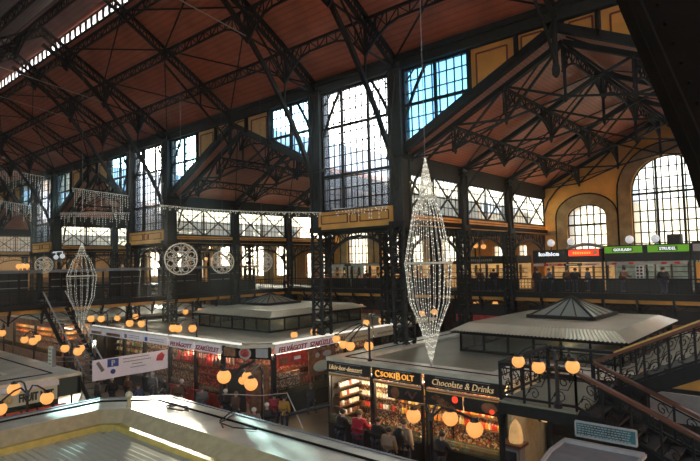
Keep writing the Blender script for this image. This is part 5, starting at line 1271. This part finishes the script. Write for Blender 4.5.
cable('thin pale cable dropping to the roof edge right of the yellow coat', [tuple(atD(287, 393, 18.5)), tuple(atD(303, 428, 15.5))], .02)
cable('thin cable strung above the fruit stall to the banner', [tuple(atD(57, 357, 26)), tuple(atD(94, 357, 30))])
def coil(label, cx, cy, R, n, m='black', seed=1):
    rr = random.Random(seed); pts = []
    for k in range(n): a = k*.7; q = R*(.5+.5*rr.random()); pts.append((cx+q*math.cos(a)*1.6, cy+q*math.sin(a)*.7, ZB+.05+.02*rr.random()))
    return single('cable_coil', MB().tube(pts, .014, 4), m, label, 'cable')
c = onZ(178, 410, ZB); coil('tangled thin black cable lying on the foreground roof rim', c.x, c.y, .35, 34)
c = onZ(238, 428, ZB); single('cable', MB().tube([(c.x-.9, c.y+.55, ZB+.06), (c.x-.6, c.y-.1, ZB+.05), (c.x, c.y-.15, ZB+.05), (c.x+.6, c.y+.1, ZB+.05)], .018, 5).tube([(c.x-.95, c.y+.7, ZB+.2), (c.x-.75, c.y, ZB+.05), (c.x-.2, c.y-.3, ZB+.05)], .018, 5), 'black', 'looped black cables at the foot of the foreground lamp post', 'cable')
c = onZ(129, 408, ZB)
t = thing('corner_finial', 'small pale finial clamp on the corner of the foreground roof rim', 'finial', (c.x, c.y, ZB))
obj('stem', MB().lathe((c.x, c.y, ZB), [(.1, 0), (.06, .1), (.05, .25), (.12, .3)], 8), 'tan', t); obj('knob', MB().ball((c.x, c.y, ZB+.36), .11, 8, 6), 'cream', t)
a = onZ(318, 421, 3.62); b_ = onZ(283, 414, 3.55)
single('pole_on_roof', MB().tube([tuple(onZ(288, 414.5, 3.62)), tuple(onZ(330, 405, 3.75))], .04, 6), 'black', 'short black rod projecting from the foreground roof edge', 'rod')
t = thing('price_sign', 'narrow cream sign post with yellow slats above the fruit stall corner', 'sign', tuple(onZ(52, 372, 3.4)))
c = onZ(50, 368, 3.4)
obj('post', MB().box((c.x+.35, c.y-.05, 2.6), (c.x+.47, c.y+.05, 4.25)), 'grey', t); sb = obj('panel', MB().box((c.x-.1, c.y-.04, 3.5), (c.x+.3, c.y+.02, 4.3)), 'cream', t)
ln = MB()
for k in range(5): ln.box((c.x-.04, c.y-.05, 3.56+.15*k), (c.x+.24, c.y-.04, 3.62+.15*k))
obj('print_lines', ln, 'grey', sb)

# ---------------------------------------------------------------- stalls below the gallery
for k, (a, b) in enumerate(((-15, -11.2), (-11.0, -7.2), (-7.0, -3.0), (-2.8, 1), (-20.8, -16.2), (-26, -21.8), (-31, -26.3), (-36.6, -31.3))):
    w_ = ['first right of the column by the wing wall', 'second', 'third', 'at the right end', 'between the columns of the tall arch', 'just left of the tall arch', 'behind the roof lantern of the meat block', 'nearest the bridge'][k]
    t = thing('cellar_stall', 'dim stall below the far gallery, '+w_, 'stall', (a, 35.2, 0))
    obj('front', MB().box((a, 35.2, 0), (b, 35.4, 1.1)).box((a, 35.2, 3.0), (b, 35.4, 4.4)), 'dark', t)
    obj('back_wall', MB().box((a, 37, 0), (b, 37.1, 4.4)), 'wood', t)
    obj('sign_board', MB().box((a+.3, 35.1, 3.1), (b-.3, 35.18, 3.6)), ['redpanel', 'dark', 'brownph', 'dark'][k % 4], t)
    if k in (0, 2, 4, 6): spot('stall_light', ((a+b)/2, 36, 2.7), 30, (1, .5, .25))

# thin dusty air inside the hall
hz = bpy.data.materials.new('dusty_air'); hz.use_nodes = True; t_ = hz.node_tree; t_.nodes.clear(); o_ = t_.nodes.new('ShaderNodeOutputMaterial'); v_ = t_.nodes.new('ShaderNodeVolumeScatter')
v_.inputs['Density'].default_value = HAZE; v_.inputs['Anisotropy'].default_value = .55; v_.inputs['Color'].default_value = (1, .97, .9, 1); t_.links.new(v_.outputs[0], o_.inputs['Volume']); M['air'] = hz
o = obj('haze', MB().box((-99.5, -11.5, .05), (19.5, 21.7, 24.0)), 'air'); o['kind'] = 'stuff'; o['label'] = 'thin dusty air filling the nave'; o['category'] = 'haze'

a, b = onY(640, 371, 16.4), onY(712, 383, 16.4)
t = thing('stair_side_stall', 'stall with ochre fascia and pale blind behind the descending stairs at right', 'stall', (a.x, 16.4, 0))
obj('fascia', MB().box((a.x, 16.35, a.z-.35), (b.x+1.2, 16.5, a.z)), 'ochre', t)
obj('blind', MB().box((a.x+.2, 16.42, a.z-1.25), (b.x+1.2, 16.5, a.z-.5)), 'greyl', t)
obj('side_post', MB().box((a.x, 16.4, 0), (a.x+.12, 16.52, a.z-.3)), 'iron', t)
obj('side_post', MB().box((b.x+1.1, 16.4, 0), (b.x+1.2, 16.52, a.z-.3)), 'iron', t)

# ================================================================ PEOPLE
def skin_mesh(verts, edges, radii, m, sub=1):
    me = bpy.data.meshes.new('t'); me.from_pydata([tuple(v) for v in verts], edges, []); o = bpy.data.objects.new('t', me); SC.collection.objects.link(o)
    bpy.context.view_layer.objects.active = o
    sk = o.modifiers.new('s', 'SKIN'); sk.use_smooth_shade = True
    for i, v in enumerate(me.skin_vertices[0].data):
        r = radii[i]; v.radius = r if isinstance(r, tuple) else (r, r); v.use_root = (i == 0)
    ss = o.modifiers.new('u', 'SUBSURF'); ss.levels = sub; ss.render_levels = sub
    dg = bpy.context.evaluated_depsgraph_get(); out = bpy.data.meshes.new_from_object(o.evaluated_get(dg))
    bpy.data.objects.remove(o); bpy.data.meshes.remove(me); out.materials.clear(); out.materials.append(m); return out
def figure(pose):
    """1.42 units tall (1.68 m), facing +Y, returns body and clothing outlines"""
    lean = .10 if pose == 'lean' else .0; st_ = .16 if pose == 'walk' else .03; ra = .22 if pose == 'lean' else 0
    J = dict(pel=(0, 0, .76), wai=(0, lean*.3, .90), che=(0, lean*.7, 1.06), nec=(0, lean, 1.20), hb=(0, lean+.01, 1.26), ht=(0, lean+.03, 1.36))
    for s, n in ((-1, 'l'), (1, 'r')):
        f = st_*s
        J['hip'+n] = (s*.085, 0, .71); J['kn'+n] = (s*.09, f*.6+.02, .40); J['an'+n] = (s*.09, f-.01, .07); J['to'+n] = (s*.1, f+.13, .035)
        J['sh'+n] = (s*.165, lean*.85, 1.14); J['el'+n] = (s*.21, lean*.6-f*.5+ra*.4, .90+ra*.2); J['wr'+n] = (s*.2, lean*.6+.07-f*.7+ra*1.2, .72+ra*.9); J['ha'+n] = (s*.195, lean*.6+.09-f*.7+ra*1.4, .67+ra*.9)
    return J
def person(label, x, y, z, rot, pose, coat, hair, legs='jeans', scale=1., hood=False, cat='person', group=None):
    J = figure(pose); names = list(J); ix = {n: i for i, n in enumerate(names)}; V = [Vector(J[n]) for n in names]
    R = dict(pel=(.115, .09), wai=(.10, .075), che=(.12, .085), nec=.045, hb=.06, ht=.075)
    for n in 'lr': R.update({'hip'+n: .075, 'kn'+n: .05, 'an'+n: .036, 'to'+n: .03, 'sh'+n: .05, 'el'+n: .036, 'wr'+n: .025, 'ha'+n: (.032, .016)})
    E_ = [('pel', 'wai'), ('wai', 'che'), ('che', 'nec'), ('nec', 'hb'), ('hb', 'ht')]
    for n in 'lr': E_ += [('pel', 'hip'+n), ('hip'+n, 'kn'+n), ('kn'+n, 'an'+n), ('an'+n, 'to'+n), ('che', 'sh'+n), ('sh'+n, 'el'+n), ('el'+n, 'wr'+n), ('wr'+n, 'ha'+n)]
    ed = [(ix[a], ix[b]) for a, b in E_]; rad = [R[n] for n in names]
    for n in 'lr':      # five fingers
        h = Vector(J['ha'+n]); w_ = Vector(J['wr'+n]); d = (h-w_).normalized(); s = -1 if n == 'l' else 1
        for k in range(5):
            o1 = Vector((s*(.004), (.026-.013*k), 0)) if k < 4 else Vector((-s*.01, .045, .02)); L = (.06, .066, .062, .05, .04)[k]
            V.append(h+o1+d*L*.5); V.append(h+o1*1.1+d*L+Vector((-s*.01, 0, 0))); rad += [.0085, .0075]; ed += [(ix['ha'+n], len(V)-2), (len(V)-2, len(V)-1)]
    if (coat, 'body') and ('body', pose) not in MC: MC[('body', pose)] = skin_mesh(V, ed, rad, M['skin'])
    t = bpy.data.objects.new('person', None); link(t, None, (x, y, z)); t.rotation_euler = (0, 0, rot); t.scale = (scale*1.22, scale*1.22, scale*1.03); tag(t, label, cat, group)
    def part(nm, me):
        o = bpy.data.objects.new(nm, me); SC.collection.objects.link(o); o.parent = t; WP[o.name] = Vector((x, y, z)); return o
    part('body', MC[('body', pose)])
    key = ('coat', pose, coat)
    if key not in MC:
        nn = ['pel', 'wai', 'che', 'shl', 'ell', 'wrl', 'shr', 'elr', 'wrr']; vv = [Vector(J[n]) for n in nn]; vv.append(Vector((0, 0, .60))); vv.append(Vector((J['nec'][0], J['nec'][1], 1.17)))
        MC[key] = skin_mesh(vv, [(0, 1), (1, 2), (2, 3), (3, 4), (4, 5), (2, 6), (6, 7), (7, 8), (0, 9), (2, 10)], [(.165, .125), (.15, .115), (.16, .12), .08, .065, .05, .08, .065, .05, (.19, .14), .08], M[coat])
    part('coat', MC[key])
    key = ('legs', pose, legs)
    if key not in MC:
        nn = ['pel', 'hipl', 'knl', 'anl', 'hipr', 'knr', 'anr']
        MC[key] = skin_mesh([Vector(J[n]) for n in nn], [(0, 1), (1, 2), (2, 3), (0, 4), (4, 5), (5, 6)], [(.12, .1), .085, .062, .048, .085, .062, .048], M[legs])
    part('trousers', MC[key])
    hd = Vector(J['ht']); key = ('hair', pose, hair)
    def rawmesh(nm, mb, m):
        me = bpy.data.meshes.new(nm); me.from_pydata([tuple(v) for v in mb.v], [], mb.f); me.materials.append(M[m]); me.polygons.foreach_set('use_smooth', [True]*len(me.polygons)); me.update(); return me
    if key not in MC:
        mb = MB().ball(hd+Vector((0, -.022, .015)), .092, 10, 7); MC[key] = rawmesh('hair', mb, hair)
    part('hair', MC[key])
    if ('face', pose) not in MC:
        mb = MB().ball(hd+Vector((-.028, .068, -.005)), .011, 6, 4).ball(hd+Vector((.028, .068, -.005)), .011, 6, 4); MC[('face', pose)] = rawmesh('eyes', mb, 'black')
        mb = MB().ball(hd+Vector((0, .08, -.03)), .014, 6, 4, 1.4).ball(hd+Vector((-.078, 0, -.02)), .018, 6, 4, 1.4).ball(hd+Vector((.078, 0, -.02)), .018, 6, 4, 1.4); MC[('nose', pose)] = rawmesh('nose_and_ears', mb, 'skin')
        mb = MB().tube([hd+Vector((-.022, .072, -.06)), hd+Vector((0, .078, -.062)), hd+Vector((.022, .072, -.06))], .006, 5); MC[('mouth', pose)] = rawmesh('mouth', mb, 'redtext')
    part('eyes', MC[('face', pose)]); part('nose_and_ears', MC[('nose', pose)]); part('mouth', MC[('mouth', pose)])
    key = ('shoes', pose)
    if key not in MC:
        mb = MB()
        for n in 'lr':
            a = Vector(J['an'+n]); mb.ball(a+Vector((0, .05, -.03)), .055, 8, 5, .7).ball(a+Vector((0, .11, -.04)), .045, 8, 5, .65)
        MC[key] = rawmesh('shoes', mb, 'black')
    part('shoes', MC[key])
    return t
MC = {}
def at_head(px, py, h=1.42): v = onZ(px, py, h); return v.x, v.y
def backpack(t, m, label):
    return None
x, y = at_head(284, 397.5); person('person in a long mustard yellow coat seen from behind in the aisle', x, y, 0, .3, 'stand', 'coat_yel', 'hair', scale=1.02)
x, y = at_head(272.5, 396); person('person in a crimson coat standing left of the yellow coat', x-.1, y+.2, 0, .5, 'stand', 'coat_red', 'hair')
x, y = at_head(267, 404.5); person('white-haired person in a black coat behind the roof edge, nearer the red coat', x, y, 0, 1.2, 'stand', 'coat_black', 'hairw')
x, y = at_head(254, 408.5); person('white-haired person in a dark coat at the roof edge, farther left', x, y, 0, 1.0, 'stand', 'coat_grey', 'hairw', scale=.97)
x, y = at_head(311, 385); person('dark-dressed person walking away on the striped aisle floor', x, y, 0, .2, 'walk', 'coat_black', 'hair_br')
x, y = at_head(322, 386); person('person in a blue-black jacket close to the iron column in the aisle', x+.2, y+1.2, 0, 2.8, 'walk', 'coat_blue', 'hair')
person('person in a bright red coat leaning over the chocolate shop counter', -13.95, 16.2, 0, .1, 'lean', 'coat_red', 'hair_br', scale=1.2)
person('dark-coated person left of the red coat at the chocolate shop', -14.9, 16.25, 0, -.2, 'lean', 'coat_black', 'hair', scale=1.12)
person('dark-coated person between the red and tan coats at the chocolate shop', -13.15, 16.35, 0, .0, 'lean', 'coat_black', 'hair', scale=1.08)
person('person in a tan coat with dark hair at the middle chocolate bay', -12.1, 15.75, 0, .1, 'stand', 'coat_tan', 'hair', scale=1.08)
bp = person('tall person with greying hair, tan coat and black backpack', -11.75, 16.2, 0, -.1, 'stand', 'coat_tan', 'hair_br', scale=1.25)
o = obj('backpack', MB().ball((0, 0, 0), .2, 10, 8, 1.35), 'black'); o.parent = bp; o.location = (0, -.18, .98); o.scale = (.8, .55, 1)
person('dark-coated person at the left of the bottle shelves', -10.3, 16.25, 0, -.2, 'lean', 'coat_black', 'hair', scale=1.1)
c = atD(69.5, 388, 26); person('person in a pale jacket standing beyond the fruit stall corner', -23.1, 10.1, 0, 1.0, 'stand', 'white', 'hair')
heads = [(98, 381), (112, 379), (128, 377), (138, 385), (153, 374), (165, 378), (178, 383), (190, 379), (202, 388), (213, 383), (228, 390), (240, 392)]
cols = ['coat_grey', 'coat_black', 'coat_brown', 'coat_blue', 'coat_grey', 'coat_black', 'coat_brown', 'coat_black', 'coat_grey', 'coat_blue', 'coat_black', 'coat_brown']
wh = ['below the banner at its left end', 'below the banner, under the blue emblem', 'below the middle of the banner', 'just right of the banner middle', 'below the right end of the banner', 'right of the banner end', 'in front of the left butcher stall', 'between the two butcher stalls', 'in front of the right butcher stall', 'left of the foreground lamp post', 'right of the foreground lamp post', 'near the chamfered shop corner']
cn = {'coat_grey': 'grey', 'coat_black': 'black', 'coat_brown': 'brown', 'coat_blue': 'dark blue'}
for i, (hx, hy) in enumerate(heads):
    x, y = at_head(hx, hy); person('shopper in a %s coat, %s' % (cn[cols[i]], wh[i]), x, min(y, 16.2), 0, (i*1.7) % 6.2, ['stand', 'walk'][i % 2], cols[i], ['hair', 'hair_br', 'hairw'][(i*2) % 3])
gx = [(-14.3, 'at the left end of the grill counter'), (-13.5, 'second along the grill counter'), (-12.6, 'third along the grill counter'), (-11.9, 'fourth along the grill counter'), (-11.2, 'at the right end of the grill counter'), (-9.3, 'below the first green sign'), (-7.0, 'below the second green sign'), (-19.9, 'left of the green signed stall behind the arch'), (-18.7, 'before the green signed stall behind the arch'), (-17.4, 'right of the green signed stall behind the arch'), (-25.0, 'before the first souvenir stall left of the arch'), (-29.4, 'before the second souvenir stall left of the arch')]
for i, (x, w__) in enumerate(gx):
    person('dark silhouetted visitor on the gallery %s' % w__, x, 35.0+.3*(i % 3), ZG, (i*2.1) % 6.2, ['stand', 'lean'][i % 2], ['coat_black', 'coat_blue', 'coat_brown'][i % 3], 'hair')
# house opposite the market, seen through the arched windows
t = thing('house_opposite', 'pale building across the street, faint through the arched windows', 'building', (-10, 62, 0))
obj('facade', MB().box((-60, 62, 0), (30, 66, 13)), 'cream', t)
wn = MB()
for i in range(22):
    for j in range(3): wn.box((-58+4*i, 61.9, 2+4*j), (-56.4+4*i, 62, 4.6+4*j))
obj('dark_windows', wn, 'grey', t); obj('roof', MB().prism([(-60, 61.5, 13), (-60, 64, 15.5), (-60, 66.5, 13)], (90, 0, 0)), 'slate', t)

# ---------------------------------------------------------------- plan units to metres
done = set()
for o in bpy.data.objects:
    if o.type in ('LIGHT', 'CAMERA'): continue
    o.location = o.location*S
    if o.type == 'MESH' and o.data.name not in done:
        done.add(o.data.name); o.data.transform(Matrix.Scale(S, 4))
